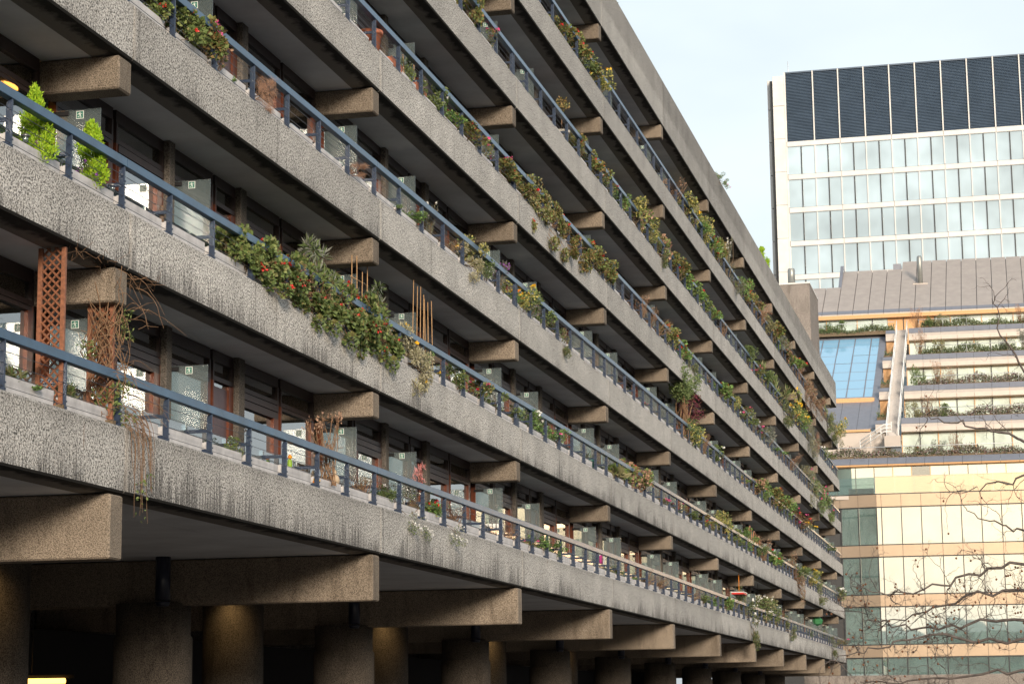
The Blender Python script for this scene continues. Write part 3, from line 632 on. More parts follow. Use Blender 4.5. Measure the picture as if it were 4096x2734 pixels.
# type: leaf mats, leaves, leaf length, leaf width, envelope, clumps, flower mats, flowers, stems, words
TY = {
 'ger':  (['l_ger'], 620, .10, .10, 'dome', 14, ['red'], 4, 12, 'leafy green geranium'),
 'gerT': (['l_ger', 'l_ger', 'l_ger', 'l_bush'], 800, .095, .09, 'trail', 20, ['red'], 5, 46, 'big leafy geranium spilling over the edge'),
 'gerd': (['l_ger', 'l_dry'], 520, .09, .09, 'dome', 14, ['red'], 3, 26, 'leggy half dry geranium'),
 'gers': (['l_ger', 'l_bush'], 420, .08, .07, 'dome', 9, ['whitep'], 3, 10, 'small green potted plant'),
 'gerr': (['l_ger', 'l_bright'], 450, .09, .09, 'dome', 10, ['red'], 9, 10, 'red flowering geranium'),
 'gerp': (['l_ger', 'l_gerb'], 450, .085, .085, 'dome', 10, ['pink', 'red'], 8, 12, 'pink flowering geranium'),
 'gerb': (['l_gerb', 'l_ger'], 560, .085, .08, 'dome', 12, ['red'], 4, 16, 'browning geranium with red blooms'),
 'mass': (['l_gerb', 'l_ger', 'l_olive'], 1100, .075, .065, 'trail', 18, ['red'], 3, 24, 'dense trailing green and rust geranium'),
 'massb': (['l_gerb', 'l_gerb', 'l_ger'], 900, .08, .07, 'trail', 16, ['red'], 6, 24, 'dense trailing rust coloured geranium'),
 'bush': (['l_bush'], 620, .07, .045, 'dome', 11, [], 0, 10, 'small leaved green bush'),
 'bushw': (['l_bush', 'l_bright'], 560, .07, .045, 'dome', 11, ['whitep'], 8, 10, 'green bush with white flowers'),
 'bushp': (['l_bush', 'l_bright'], 560, .07, .045, 'dome', 11, ['pink'], 6, 10, 'green bush with mauve flowers'),
 'bushy': (['l_olive', 'l_yel', 'l_ger'], 560, .08, .06, 'dome', 10, [], 0, 12, 'yellow green upright shrub'),
 'bright': (['l_bright', 'l_bush'], 560, .08, .05, 'dome', 10, [], 0, 10, 'bright green leafy plant'),
 'olive': (['l_olive'], 560, .07, .04, 'dome', 10, [], 0, 12, 'olive green shrub'),
 'oliveT': (['l_olive', 'l_bush'], 900, .075, .035, 'trail', 14, [], 0, 16, 'olive green shrub spilling over the edge'),
 'varT': (['l_var'], 900, .075, .035, 'trail', 13, ['yel'], 3, 14, 'pale variegated shrub spilling over the edge'),
 'grey': (['l_grey'], 700, .08, .022, 'dome', 10, [], 0, 12, 'grey green shrub'),
 'greyT': (['l_grey', 'l_olive'], 900, .08, .022, 'trail', 13, [], 0, 14, 'grey green shrub spilling over the edge'),
 'trail': (['l_bush', 'l_olive', 'l_bright'], 1200, .065, .035, 'trail', 18, ['pink'], 4, 16, 'dense bright green trailing plant'),
 'alys': (['l_ger', 'l_grey'], 520, .05, .03, 'trail', 10, ['whitep'], 60, 8, 'trailing plant with tiny white flowers'),
 'flop': (['l_bush', 'l_gerb'], 320, .07, .045, 'dome', 8, ['pink'], 10, 8, 'small pink flowering plant'),
 'flow': (['l_bush', 'l_ger'], 360, .07, .045, 'dome', 8, ['whitep'], 12, 8, 'small white flowering plant'),
 'floy': (['l_ger', 'l_olive'], 340, .07, .045, 'dome', 8, ['yel'], 12, 8, 'small yellow flowering plant'),
 'marig': (['l_bright', 'l_bush'], 520, .06, .03, 'dome', 10, ['oran'], 9, 8, 'green plant with orange flowers'),
 'rose': (['l_bush', 'l_olive'], 700, .075, .05, 'dome', 12, ['whitep'], 34, 10, 'bush covered in white roses'),
 'yellow': (['l_yel', 'l_ger'], 520, .075, .05, 'dome', 10, ['yel'], 10, 10, 'yellow leaved plant'),
 'wine': (['l_wine', 'l_gerb'], 460, .075, .05, 'dome', 10, ['pink', 'red'], 6, 12, 'dark wine leaved plant'),
 'dry': (['l_dry'], 200, .05, .03, 'twig', 12, [], 0, 46, 'dry brown twiggy plant'),
 'drys': (['l_dry'], 120, .05, .03, 'twig', 8, [], 0, 26, 'small withered brown plant'),
 'dryT': (['l_dry', 'l_dry', 'l_olive'], 700, .07, .02, 'trail', 14, [], 0, 70, 'dry brown twiggy mass over the edge'),
 'drytall': (['l_dry'], 120, .05, .04, 'spray', 16, [], 0, 26, 'tall dry shrub with brown seed heads'),
 'heather': (['l_dry', 'l_olive'], 620, .05, .012, 'dome', 10, [], 0, 40, 'low brown dry heather'),
 'sprout': (['l_bright', 'l_bush'], 120, .16, .035, 'tuft', 5, [], 0, 4, 'tuft of short green leaves'),
 'lance': (['l_bush', 'l_olive'], 260, .20, .035, 'tuft', 9, [], 0, 8, 'green plant with long narrow leaves'),
 'aloe': (['l_grey', 'l_bush'], 60, .42, .05, 'tuft', 2, [], 0, 2, 'spiky green leaved pot plant'),
 'bigleaf': (['l_ger', 'l_olive'], 46, .34, .20, 'tuft', 5, [], 0, 9, 'large leaved green plant'),
 'rosem': (['l_grey', 'l_olive'], 820, .08, .012, 'spikes', 15, ['whitep'], 22, 15, 'upright grey rosemary with pale flowers'),
 'laven': (['l_grey'], 820, .08, .012, 'spikes', 15, ['purp'], 22, 15, 'upright grey lavender with mauve spikes'),
 'fluff': (['l_dry'], 1100, .13, .006, 'fluff', 9, [], 0, 8, 'fluffy tuft of dry straw coloured grass'),
 'conifer': (['l_con'], 2400, .085, .028, 'cone', 40, [], 0, 6, 'bright yellow green pointed conifer'),
 'oleander': (['l_grey', 'l_bush'], 420, .16, .028, 'spray', 16, [], 0, 16, 'tall oleander with narrow grey green leaves'),
 'pinkleaf': (['l_pink'], 90, .12, .035, 'spray', 7, [], 0, 8, 'upright plant with pink and red leaves'),
 'succ': (['l_grey', 'l_bush'], 420, .06, .03, 'dome', 9, ['purp'], 9, 6, 'low grey green plant with purple flowers'),
}
def plant_meshes(ty, seed):
    mats, nl, ll, lw, env, nc, fmats, nf, ns, _ = TY[ty]; r = random.Random(seed*97+hash(ty) % 1 + len(ty)*13+ord(ty[0])*7+ord(ty[-1]))
    fo = MB(); stm = MB(); fl_ = MB(); cl = []
    for i in range(nc):
        t = i/max(1, nc-1)
        if env == 'dome': a = r.uniform(0, 6.28); q = r.uniform(.1, .42); z = r.uniform(.18, .86-.55*q); c = Vector((q*math.cos(a), q*math.sin(a)*1.12, z)); s_ = r.uniform(.10, .19)
        elif env == 'trail':
            a = r.uniform(0, 6.28); q = r.uniform(.1, .42); z = r.uniform(.1, .72-.5*q); c = Vector((q*math.cos(a), q*math.sin(a), z)); s_ = r.uniform(.12, .18)
            if i % 3 == 0: c = Vector((r.uniform(.47, .62), r.uniform(-.42, .42), r.uniform(-.62, .12))); s_ = r.uniform(.09, .15)
        elif env == 'cone': z = .06+.9*t; rad = .46*(1-z)**.62*(1 if z > .15 else .85); a = r.uniform(0, 6.28); q = rad*r.uniform(.2, .85); c = Vector((q*math.cos(a), q*math.sin(a), z)); s_ = .085+.07*(1-z)
        elif env in ('spray', 'twig'): a = r.uniform(0, 6.28); q = r.uniform(.1, .46); z = r.uniform(.40, .95); c = Vector((q*math.cos(a), q*math.sin(a), z)); s_ = .075 if env == 'spray' else .12
        elif env == 'spikes': a = r.uniform(0, 6.28); q = r.uniform(.02, .36); c = Vector((q*math.cos(a), q*math.sin(a), r.uniform(.55, .95))); s_ = .05
        elif env == 'fluff': a = r.uniform(0, 6.28); c = Vector((.18*math.cos(a)+.34, .28*math.sin(a), r.uniform(-.15, .55))); s_ = .17
        else: a = r.uniform(0, 6.28); q = r.uniform(0, .36); c = Vector((q*math.cos(a), q*math.sin(a), r.uniform(0, .25))); s_ = .06
        cl.append((c, s_))
    nl = int(nl*1.7); ll *= .74; lw *= .74
    if env == 'cone': nl = int(nl*1.5); ll *= .8
    for j in range(nl):
        c, s_ = cl[r.randrange(nc)]; mi = r.randrange(len(mats)); sc_ = r.uniform(.6, 1.25)
        if env == 'spikes':
            t = r.random(); base = Vector((c.x*.25, c.y*.25, .05)); p = base.lerp(c, t); d = (c-base).normalized()*.8+rv(r)*.8
        elif env == 'tuft': p = c+rv(r)*s_; d = Vector((c.x*1.6, c.y*1.6, .75))+rv(r)*.75; d.z = abs(d.z)
        elif env == 'fluff': p = c+rv(r)*s_*r.random(); d = Vector((.35, 0, -.55 if p.x > .2 else .6))+rv(r)*.55
        elif env == 'cone': p = c+rv(r)*s_*r.random()**.5; d = Vector((p.x*1.2, p.y*1.2, .45))+rv(r)*.5
        else: p = c+rv(r)*s_*r.random()**.4; d = (p-c).normalized()+rv(r)*.7+Vector((0, 0, .15))
        fo.leaf(p, d, (rv(r)+Vector((.35, -.35, .9))), ll*1.35*sc_, lw*1.35*sc_, mi)
    for j in range(ns):
        c, s_ = cl[j % nc]; a = Vector((r.uniform(-.12, .12), r.uniform(-.2, .2), 0)); e = c+rv(r)*s_*(1.4 if env in ('twig', 'trail', 'dome') else .4)
        mid = a.lerp(e, .5)+rv(r)*.07; rd_ = .012 if env not in ('twig',) else .009
        stm.tube([a, mid, e], [rd_, rd_*.8, rd_*.4], 4, cap=False)
        if env in ('twig', 'spray', 'trail'):
            for q in range(3): f_ = mid.lerp(e, r.random()); stm.tube([f_, f_+rv(r)*.14], [rd_*.5, rd_*.25], 3, cap=False)
    for j in range(nf):
        c, s_ = cl[r.randrange(nc)]
        out_ = Vector((c.x*.6+.2, c.y*.5, .45)).normalized(); p = c+(out_+rv(r)*.8).normalized()*s_*1.25; mi = r.randrange(len(fmats))
        tiny = nf > 25; sz = .028 if tiny else .050
        if env == 'spikes': p = c+Vector((0, 0, r.uniform(-.12, .06)))+rv(r)*.02; sz = .022
        for q in range(3 if tiny else 7):
            d = rv(r); fl_.leaf(p+rv(r)*sz*.35, d, rv(r), sz*1.5, sz*1.3, mi)
    res = [('foliage', fo.mesh('foliage', [M[x] for x in mats]))]
    if ns: res.append(('stems', stm.mesh('stems', [M['twig' if 'dry' in ty or ty in ('gerd', 'gerT', 'heather', 'massb', 'mass', 'fluff') else 'stem']])))
    if nf: res.append(('flowers', fl_.mesh('flowers', [M[x] for x in fmats])))
    return res
cache = {}; seen = {}
def add_plant(name, ty, loc, h, wy, label, group, wx=None, variant=None, cat='plant'):
    v = variant if variant is not None else rg_.randrange(3)
    if (ty, v) not in cache: cache[(ty, v)] = plant_meshes(ty, v+1)
    e = empty(name, loc); e.rotation_euler[2] = rg_.uniform(-.35, .35) if 'T' in ty or ty in ('alys', 'mass', 'massb', 'trail', 'fluff') else rg_.uniform(0, 6.28)
    wx = wx if wx else (max(.64, min(.85, .5*wy)) if TY[ty][4] in ('trail', 'fluff') else min(wy, .34+.26*wy))
    if e.rotation_euler[2] > .4: wx = wy = (wx+wy)/2
    e.scale = (wx, wy, h)
    if ty == 'gerT': e.location.z += .17; e.scale[2] *= .82
    for nm, me in cache[(ty, v)]:
        c_o = put(nm, me, e)
        if nm == 'flowers': c_o['kind'] = 'stuff'
    tag(e, label, cat, group); return e
PLLIST = [q.split() for q in PL.split('|')]
cnt = {}
rows_ = sorted([(int(a[0]), float(a[1]), a[2], float(a[3]), float(a[4])) for a in PLLIST])
for k, n, ty, h, wy in rows_:
    words = TY[ty][9]; bay = int(math.floor(n)); key = (ty, k, bay); cnt[key] = cnt.get(key, 0)+1
tot = dict(cnt); cnt = {}
PNAME = {'conifer': 'potted_conifer', 'oleander': 'oleander', 'rosem': 'rosemary_bush', 'laven': 'lavender_bush', 'fluff': 'dry_grass_tuft', 'aloe': 'aloe_plant'}
for k, n, ty, h, wy in rows_:
    words = TY[ty][9]; bay = int(math.floor(n)); key = (ty, k, bay); cnt[key] = cnt.get(key, 0)+1
    lab = '%s, %s balcony up, %s bay from left' % (words, ORD[k], ORD[bay+1])
    if tot[key] > 1: lab += ', %s such' % ORD[cnt[key]-1]
    nm = PNAME.get(ty) or ('dry_plant' if 'dry' in ty or ty == 'heather' else 'geranium' if ty.startswith('ger') or ty.startswith('mass') else 'flowering_plant' if ty in ('flop', 'flow', 'floy', 'alys', 'marig', 'rose') else 'shrub' if ty in ('bush', 'bushy', 'bushw', 'bushp', 'olive', 'oliveT', 'varT', 'grey', 'greyT', 'trail') else 'leafy_plant')
    add_plant(nm, ty, (-.27 if h < 1.2 else -.24, yj(n), ZT[k]+.14), h*(1.0 if ty in ('conifer', 'drytall', 'oleander') else 1.28 if k == 1 and n < 1.3 else 1.16 if n < 4 else 1.42), wy*(1.25 if k == 1 and n < 1.3 and ty != 'conifer' else 1.1), lab, 'plants in the balcony troughs')
for x, y, z, ty, h, wy, lab in ((-.5, 101.4, ZT[6]-.1, 'conifer', 1.3, 1.5, 'dark evergreen shrub top showing above the roof parapet'), (-.08, 82.6, ZT[6]-.02, 'trail', .5, .6, 'small green weed hanging on the roof parapet edge'),
                                (-.1, 60.2, ZT[6]-.02, 'sprout', .14, .3, 'tiny weed sprouting on the roof parapet, nearer the camera'), (-.1, 71.3, ZT[6]-.02, 'sprout', .14, .3, 'tiny weed sprouting on the roof parapet, farther from camera')):
    add_plant('roof_plant', ty, (x, y, z), h, wy, lab, 'plants on the roof parapet')

# tall climber on the third balcony: bamboo frame hidden in leaves
cl_ = empty('climbing_plant', (-.25, yj(4.38), ZT[2]+.1)); tag(cl_, 'tall climbing plant with green top and wine red leaves reaching the balcony above', 'climber')
f_ = MB(); s_ = MB(); r_ = random.Random(21)
for i in range(26):
    y = r_.uniform(-2.2, 2.6); t = i/25
    cz = r_.uniform(.2, 2.35); c = Vector((r_.uniform(-.15, .35), y*(.35+.3*cz/2.3)+(.9-.5*cz), cz)); mi = 1 if (.75 < cz < 1.55 and y > -.8) else (2 if cz < .75 and r_.random() < .6 else 0)
    for j in range(150):
        p = c+rv(r_)*.34*r_.random()**.4; f_.leaf(p, rv(r_)+Vector((.2, 0, .1)), rv(r_)+Vector((.4, -.4, .9)), r_.uniform(.07, .13), r_.uniform(.04, .07), mi)
    s_.tube([(r_.uniform(-.1, .1), r_.uniform(-.7, .9), 0), c*.55+rv(r_)*.2, c], [.02, .014, .006], 4, cap=False)
f_.build('foliage', [M['l_bush'], M['l_wine'], M['l_yel']], cl_); s_.build('stems', M['twig'], cl_)

# ------------------------------------------------------------------ lattice trellises with a dry vine, first balcony, left
for n, lab in ((-.148, 'bare brown timber lattice trellis at left of the first balcony'), (-.018, 'brown timber lattice trellis wrapped in dry vine stems on the first balcony')):
    t = empty('trellis', (-.27, yj(n), ZT[0]+.02)); tag(t, lab, 'trellis')
    Hh = ZB[1]-ZT[0]-.06
    pm_ = MB().box(-.028, .028, -.022, .022, 0, Hh, c=.003).mesh('post', [M['lattice']])
    put('post', pm_, t, (-.15, 0, 0)); put('post', pm_, t, (.15, 0, 0))
    put('foot', MB().box(-.05, .05, -.05, .05, 0, .06).mesh('foot', [M['stem']]), t, (.15, 0, -.018))
    wd = .25; stp = .105; zz = -wd
    while zz < Hh:
        for dr in (1, -1):
            a0, a1 = max(0, -zz/ wd if zz < 0 else 0), min(1, (Hh-zz)/wd)
            if a1 <= a0+.1: continue
            xa, xb = -wd/2+wd*a0, -wd/2+wd*a1; za, zb_ = zz+wd*a0, zz+wd*a1
            if dr < 0: xa, xb = -xa, -xb
            MB().tube([(xa, .008*dr, za), (xb, .008*dr, zb_)], .014, 4, sm=False).build('slat', M['lattice'], t)
        zz += stp
vn = empty('dry_vine', (-.22, yj(-.018), ZT[0]+.05)); tag(vn, 'dry brown climbing vine on the trellis, trailing down over the concrete edge', 'vine')
v1 = MB(); v2 = MB(); r_ = random.Random(31)
for i in range(95):
    z0 = r_.uniform(0, 1.3); a = Vector((r_.uniform(-.2, .22), r_.uniform(-.25, .25), z0)); pts = [a]; d = Vector((r_.uniform(-.5, .5), r_.uniform(-.5, .5), r_.uniform(.4, 1.2)))
    for j in range(6):
        a = a+d*.10; d = d+rv(r_)*.45; d.x -= a.x*1.2; d.y -= a.y*.9
        if a.z > 1.95: break
        pts.append(a)
    if len(pts) > 2: v1.tube(pts, [.0075*(1-.6*j/len(pts)) for j in range(len(pts))], 4, cap=False)
for i in range(34):
    a = Vector((r_.uniform(.02, .2), r_.uniform(-.2, .75), r_.uniform(1.2, 1.95) if i < 16 else r_.uniform(.1, .9))); pts = [a]; d = Vector((.5, r_.uniform(-.2, .7), r_.uniform(-.1, .5)))
    for j in range(6): a = a+d*.10; d = d+rv(r_)*.3+Vector((0, 0, -.22)); pts.append(a)
    v1.tube(pts, [.006*(1-.7*j/len(pts)) for j in range(len(pts))], 3, cap=False)
for i in range(26):
    a = Vector((.2, r_.uniform(.15, .75), r_.uniform(-.05, .25))); pts = [a]; d = Vector((.35, r_.uniform(0, .5), -.3))
    for j in range(r_.randrange(6, 14)):
        a = a+d.normalized()*.10; d = d+rv(r_)*.22+Vector((0, 0, -.5)); a.x = min(max(a.x, .235), .33); pts.append(a)
    v1.tube(pts, [.006*(1-.7*j/len(pts)) for j in range(len(pts))], 3, cap=False)
    if r_.random() < .3:
        for q in range(6): v2.leaf(pts[-1]+rv(r_)*.08, rv(r_), rv(r_), .05, .03)
for c in [(.12, .05, .25), (.1, .2, .15), (.0, -.1, .3), (.18, .3, .05), (.15, .25, 1.15), (.1, .3, 1.35), (-.1, -.22, .9), (.05, .1, 1.75), (.2, .15, .45), (.12, .02, .38)]:
    for q in range(60): v2.leaf(Vector(c)+rv(r_)*.14*r_.random()**.4, rv(r_), rv(r_)+Vector((0, 0, 1)), .06, .025)
for q in range(60):
    a = Vector((r_.uniform(0, .2), r_.uniform(-1.6, 1.1), r_.uniform(1.93, 2.0))); v1.tube([a, a+rv(r_)*.16, a+rv(r_)*.26], [.005, .004, .002], 3, cap=False)
v1.build('stems', M['twig'], vn); v2.build('foliage', M['l_ger'], vn)

# ------------------------------------------------------------------ ornaments, pots and canes
def canes(k, n, offs, hs, lab, tie=None):
    c = empty('cane_frame', (-.25, yj(n), ZT[k]+.1)); tag(c, lab, 'canes')
    for y, h in zip(offs, hs): MB().tube([(0, y, 0), (random.uniform(-.03, .03), y*.92, h)], .0085, 5).build('cane', M['cane'], c)
    if tie: MB().tube([(.01, min(offs)-.12, tie), (.01, max(offs)+.12, tie+.02)], .006, 4).build('cross_cane', M['cane'], c)
    return c
canes(1, .97, [-.55, -.22, .02, .32], [1.45, 1.5, 1.25, 1.55], 'four thin bamboo canes with a cross tie above the oleander', 1.05)
canes(1, 1.335, [-.75, -.45, -.2, .05, .22, .42, .75], [1.75, 1.68, 1.72, 1.6, 1.55, 1.52, 1.6], 'row of seven tall bamboo canes on the second balcony')
canes(3, 1.22, [-.3, .05, .8], [.75, .6, .8], 'three short bamboo canes on the fourth balcony')
def lantern(k, n, lab):
    e = empty('solar_lantern', (-.24, yj(n), ZT[k]+.17)); tag(e, lab, 'lantern', 'small steel solar lanterns')
    MB().tube([(0, 0, 0), (0, 0, .10)], .008, 6).build('stake', M['metal'], e); MB().lathe([(.03, .09), (.035, .17)], n=10).build('glass', M['balu'], e)
    MB().lathe([(.06, .165), (.055, .18), (.015, .205)], n=14).build('cap', M['metal'], e)
for k, n, lab in ((1, -.226, 'small steel solar lantern left of the leftmost conifer'), (1, -.138, 'small steel solar lantern between the two bright conifers'), (1, -.002, 'small steel solar lantern right of the two bright conifers'),
                  (5, 3.586, 'small steel solar lantern on the top balcony, first of four'), (5, 3.758, 'small steel solar lantern on the top balcony, second of four'), (5, 3.859, 'small steel solar lantern on the top balcony, third of four'), (5, 4.046, 'small steel solar lantern on the top balcony, fourth of four')): lantern(k, n, lab)
def lathe_thing(name, prof, mat, loc, lab, cat, n=18, sc=1):
    o = MB().lathe(prof, n=n).build(name, mat, None, loc); o.scale = (sc, sc, sc); return tag(o, lab, cat)
pot = [(.10, 0), (.135, .20), (.15, .20), (.15, .25), (.13, .25), (.12, .22), (.01, .22)]
lathe_thing('terracotta_pot', pot, M['terra'], (-.3, yj(1.037), ZT[3]+.12), 'large empty terracotta pot on the fourth balcony', 'pot', sc=1.55)
for n, lab in ((1.149, 'long terracotta window box with canes on the fourth balcony'), (1.305, 'short terracotta window box on the fourth balcony')):
    b_ = MB(); b_.prism_y([(-.09, 0), (.09, 0), (.12, .2), (.10, .2), (.08, .04), (-.08, .04), (-.10, .2), (-.12, .2)], -.38, .38); b_.box(-.085, .085, -.379, -.36, .02, .19); b_.box(-.085, .085, .36, .379, .02, .19)
    tag(b_.build('terracotta_window_box', M['terra'], None, (-.27, yj(n), ZT[3]+.10)), lab, 'window box')
lathe_thing('cream_pot', pot, M['curtainw'], (-.28, yj(2.588), ZT[4]+.06), 'cream pot holding a small standard tree on the fifth balcony', 'pot', sc=1.5)
st_ = empty('standard_tree', (-.28, yj(2.588), ZT[4]+.38)); tag(st_, 'small standard tree with sparse brown crown in the cream pot', 'small tree')
MB().tube([(0, 0, 0), (.01, 0, .35), (0, .01, .65)], [.016, .014, .010], 6).build('trunk', M['twig'], st_)
b_ = MB()
for j in range(130): b_.leaf(Vector((0, 0, .75))+rv()*.22*rg_.random()**.5, rv(), rv(), .08, .055)
b_.build('crown', M['l_gerb'], st_)
lathe_thing('green_pot', pot, simple('green_glaze', (.02, .09, .075), .3), (-.26, yj(2.864), ZT[1]+.02), 'dark green pot under the spiky plant on the second balcony', 'pot', sc=1.2)
pa = empty('parrot_ornament', (-.26, yj(.632), ZT[0]+.18)); tag(pa, 'green and yellow parrot ornament with orange head on the first balcony', 'ornament')
MB().lathe([(.005, .02), (.03, .05), (.042, .12), (.035, .18), (.015, .21)], n=12).build('body', simple('parrot_green', (.25, .42, .03), .5), pa)
MB().lathe([(.01, .195), (.03, .215), (.032, .24), (.02, .265), (.004, .272)], n=12).build('head', M['oran'], pa)
MB().tube([(.028, -.01, .235), (.05, -.02, .22)], [.010, .003], 6).build('beak', M['yel'], pa); MB().tube([(-.01, .0, .05), (-.03, .01, -.03)], [.02, .008], 6).build('tail', M['l_con'], pa)
MB().box(-.05, .05, -.06, .06, -.02, .015).build('stand', simple('jade_stand', (.04, .30, .22), .5), pa)
bl = empty('bauble_ball', (-.16, yj(.721), ZT[0]+.13)); tag(bl, 'gold and red studded ball ornament hung on the first balcony railing', 'ornament')
b_ = MB()
for j in range(46):
    t = math.acos(1-2*(j+.5)/46); ph = j*2.39996; c = Vector((math.sin(t)*math.cos(ph), math.sin(t)*math.sin(ph), math.cos(t)))*.06
    b_.lathe([(.002, -.018), (.016, -.008), (.016, .008), (.002, .018)], c=tuple(c), n=6, m=j % 3)
b_.build('studs', [M['yel'], M['oran'], simple('dull_gold', (.30, .20, .04), .3, metal=.7)], bl)
lathe_thing('gourd_ornament', [(.03, 0), (.075, .05), (.085, .11), (.06, .17), (.025, .215), (.03, .245), (.012, .285), (.002, .29)], simple('gourd', (.52, .40, .27), .5, var=.25), (-.25, yj(.837), ZT[0]+.17), 'cream and brown bird shaped gourd on the first balcony', 'ornament')
ow = empty('owl_ornament', (-.24, yj(.146), ZT[1]+.22)); tag(ow, 'carved wooden owl ornament hung on a railing arm of the second balcony', 'ornament')
MB().lathe([(.02, 0), (.034, .03), (.036, .12), (.028, .16), (.034, .20), (.022, .235)], n=12).build('body', simple('carved_wood', (.17, .11, .07), .7, var=.4, vs=30), ow)
MB().tube([(0, 0, 0), (.005, 0, -.05), (-.005, 0, -.10)], .004, 4).build('chain', M['metal'], ow)
# drying rack, deck chair, hoops, hanging things
dr_ = empty('drying_rack', (-.55, yj(3.134), ZT[0]-.1)); tag(dr_, 'folding clothes airer with white legs, dark cloth and pink cloth', 'airer')
for a, b in (((0, -.5, 0), (0, .5, .95)), ((0, .5, 0), (0, -.5, .95))): MB().tube([a, b], .014, 6).build('leg', M['white'], dr_)
MB().box(-.02, .02, -1.4, -.5, .45, .82).build('dark_cloth', simple('navy_cloth', (.015, .03, .07), .9), dr_); MB().box(-.025, .025, -.35, -.1, .3, .9).build('pink_cloth', simple('magenta_cloth', (.45, .03, .20), .9), dr_)
ch = empty('folding_chair', (-.62, yj(1.99), ZT[0]-.25)); tag(ch, 'slatted white folding chair on the first balcony near the second beam', 'chair')
for i in range(5): MB().box(-.2+.09*i, -.14+.09*i, 0, .03, .25, .85).build('slat', M['white'], ch)
MB().box(-.22, .24, -.25, .05, .22, .25).build('seat', M['dark'], ch)
for x in (-.2, .2): MB().tube([(x, -.3, 0), (x, .1, .9)], .014, 6).build('leg', M['dark'], ch)
hp = empty('plant_hoops', (-.26, yj(6.24), ZT[1]+.15)); tag(hp, 'three copper coloured hoops standing above the second balcony railing', 'hoops')
hm = MB().tube([(0, -.45, 0), (0, -.45, .75)]+[(0, -.45*math.cos(t*math.pi/8), .75+.42*math.sin(t*math.pi/8)) for t in range(1, 8)]+[(0, .45, .75), (0, .45, 0)], .022, 6).mesh('hoop', [simple('copper', (.55, .25, .13), .4, metal=.4)])
for i in range(3): put('hoop', hm, hp, (0, -1.5+1.5*i, .1-.12*i))
bf = empty('bird_feeder', (-.35, yj(5.77), ZB[1]-.95)); tag(bf, 'red hanging bird feeder tray below a beam of the second floor', 'bird feeder')
MB().box(-.25, .25, -.5, .5, 0, .07).build('tray', M['red'], bf); MB().box(-.27, .27, -.52, .52, .071, .10).build('rim', M['white'], bf); MB().tube([(0, 0, .1), (0, 0, .9)], .015, 5).build('cord', M['oran'], bf)
so_ = empty('striped_ornament', (-.27, yj(6.136), ZT[0]+.05)); tag(so_, 'black and white striped pointed ornament beside the white roses', 'ornament')
for i in range(7): MB().lathe([(.19-.022*i, .15*i), (.17-.022*i, .15*i+.149)], n=12).build('band', M['white'] if i % 2 == 0 else M['dark'], so_)
gl = empty('globe_lamp', (-.5, yj(6.49), ZB[1]-.75)); tag(gl, 'white globe hanging under the balcony above the white roses', 'lamp')
MB().lathe([(.01, -.18), (.10, -.15), (.17, -.05), (.17, .05), (.10, .15), (.02, .18)], n=16).build('globe', M['white'], gl); MB().tube([(0, 0, .18), (0, 0, .7)], .01, 4).build('cord', M['dark'], gl)
ln = empty('paper_lantern', (-.4, yj(9.02), ZB[1]-.72)); tag(ln, 'bright green faceted paper lantern hanging near the far end of the first balcony', 'lantern')
MB().lathe([(.03, -.25), (.28, -.14), (.34, .06), (.20, .24), (.03, .27)], n=7, sm=False).build('shade', simple('green_paper', (.03, .17, .06), .7), ln); MB().tube([(0, 0, .26), (0, 0, .7)], .01, 4).build('cord', M['dark'], ln)
# ------------------------------------------------------------------ glass office building beyond (bronze base, planted terraces, sloping roof)
SB = math.tan(R(2.707)); DB = 164.54
T_ = lambda s, y, z: (s, DB+y+s*SB, z)                       # s along its front, y back from its front
Bd = empty('terraced_office', (0, DB, 0)); tag(Bd, 'glass office building with bronze bands, planted terraces and a sloping grey roof', 'building')
def P(*a): return MB(T_)
def bb(b, name, mat): 
    o = put(name, b.mesh(name, mat if isinstance(mat, list) else [mat]), None); o.parent = Bd; o.matrix_parent_inverse = Matrix.Translation((0, -DB, 0)); return o
rows = [(16.64, 17.64), (12.83, 13.75), (9.05, 9.96), (5.21, 6.17), (1.4, 2.35)]
cols = [.75, 1.12]+[1.12+1.5*i for i in range(1, 14)]
CL = math.cos(R(-9)); SL = math.sin(R(-9))
def TL(s, y, z):                                            # the left face turns away at the corner s = .75
    d = .75-s; return T_(.75-d*CL-y*SL*-1*0, d*.16+y, z)
lcols = [.75-1.42*i for i in range(0, 6)][::-1]
rb = random.Random(8)
for fn, cc in ((T_, cols), (TL, lcols)):
    for i in range(len(cc)-1):
        a, b = cc[i], cc[i+1]
        for j, (z0, z1) in enumerate(rows):
            m = MB(fn); m.box(a+.012, b-.012, -.03, .12, z0+.03, z1-.03, c=.006); bb(m, 'spandrel_panel', M['bronze'])
            if j < len(rows)-1:
                zt, zb = z0, rows[j+1][1]
                m = MB(fn); d1, d2 = rb.uniform(-.006, .006), rb.uniform(-.006, .006)
                m.add([(a+.03, .06+d1, zb+.05), (b-.03, .06+d2, zb+.05), (b-.03, .06-d1, zt-.05), (a+.03, .06-d2, zt-.05)], [(0, 1, 2, 3)]); bb(m, 'window_pane', M['teal'])
    m = MB(fn)
    for x in cc: m.box(x-.032, x+.032, -.015, .10, 1.4, 17.6)
    bb(m, 'mullions', M['frame'])
    m = MB(fn)
    for z0, z1 in rows: m.box(cc[0], cc[-1], -.012, .11, z0-.045, z0+.02); m.box(cc[0], cc[-1], -.012, .11, z1-.02, z1+.045)
    bb(m, 'transoms', M['frame'])
    m = MB(fn); m.box(cc[0], cc[-1], .125, .3, 0, 17.6); bb(m, 'backing_wall', M['frame'])
m = P(); m.box(-8, 30, .5, 60, 0, 17.3); bb(m, 'core', M['frame'])
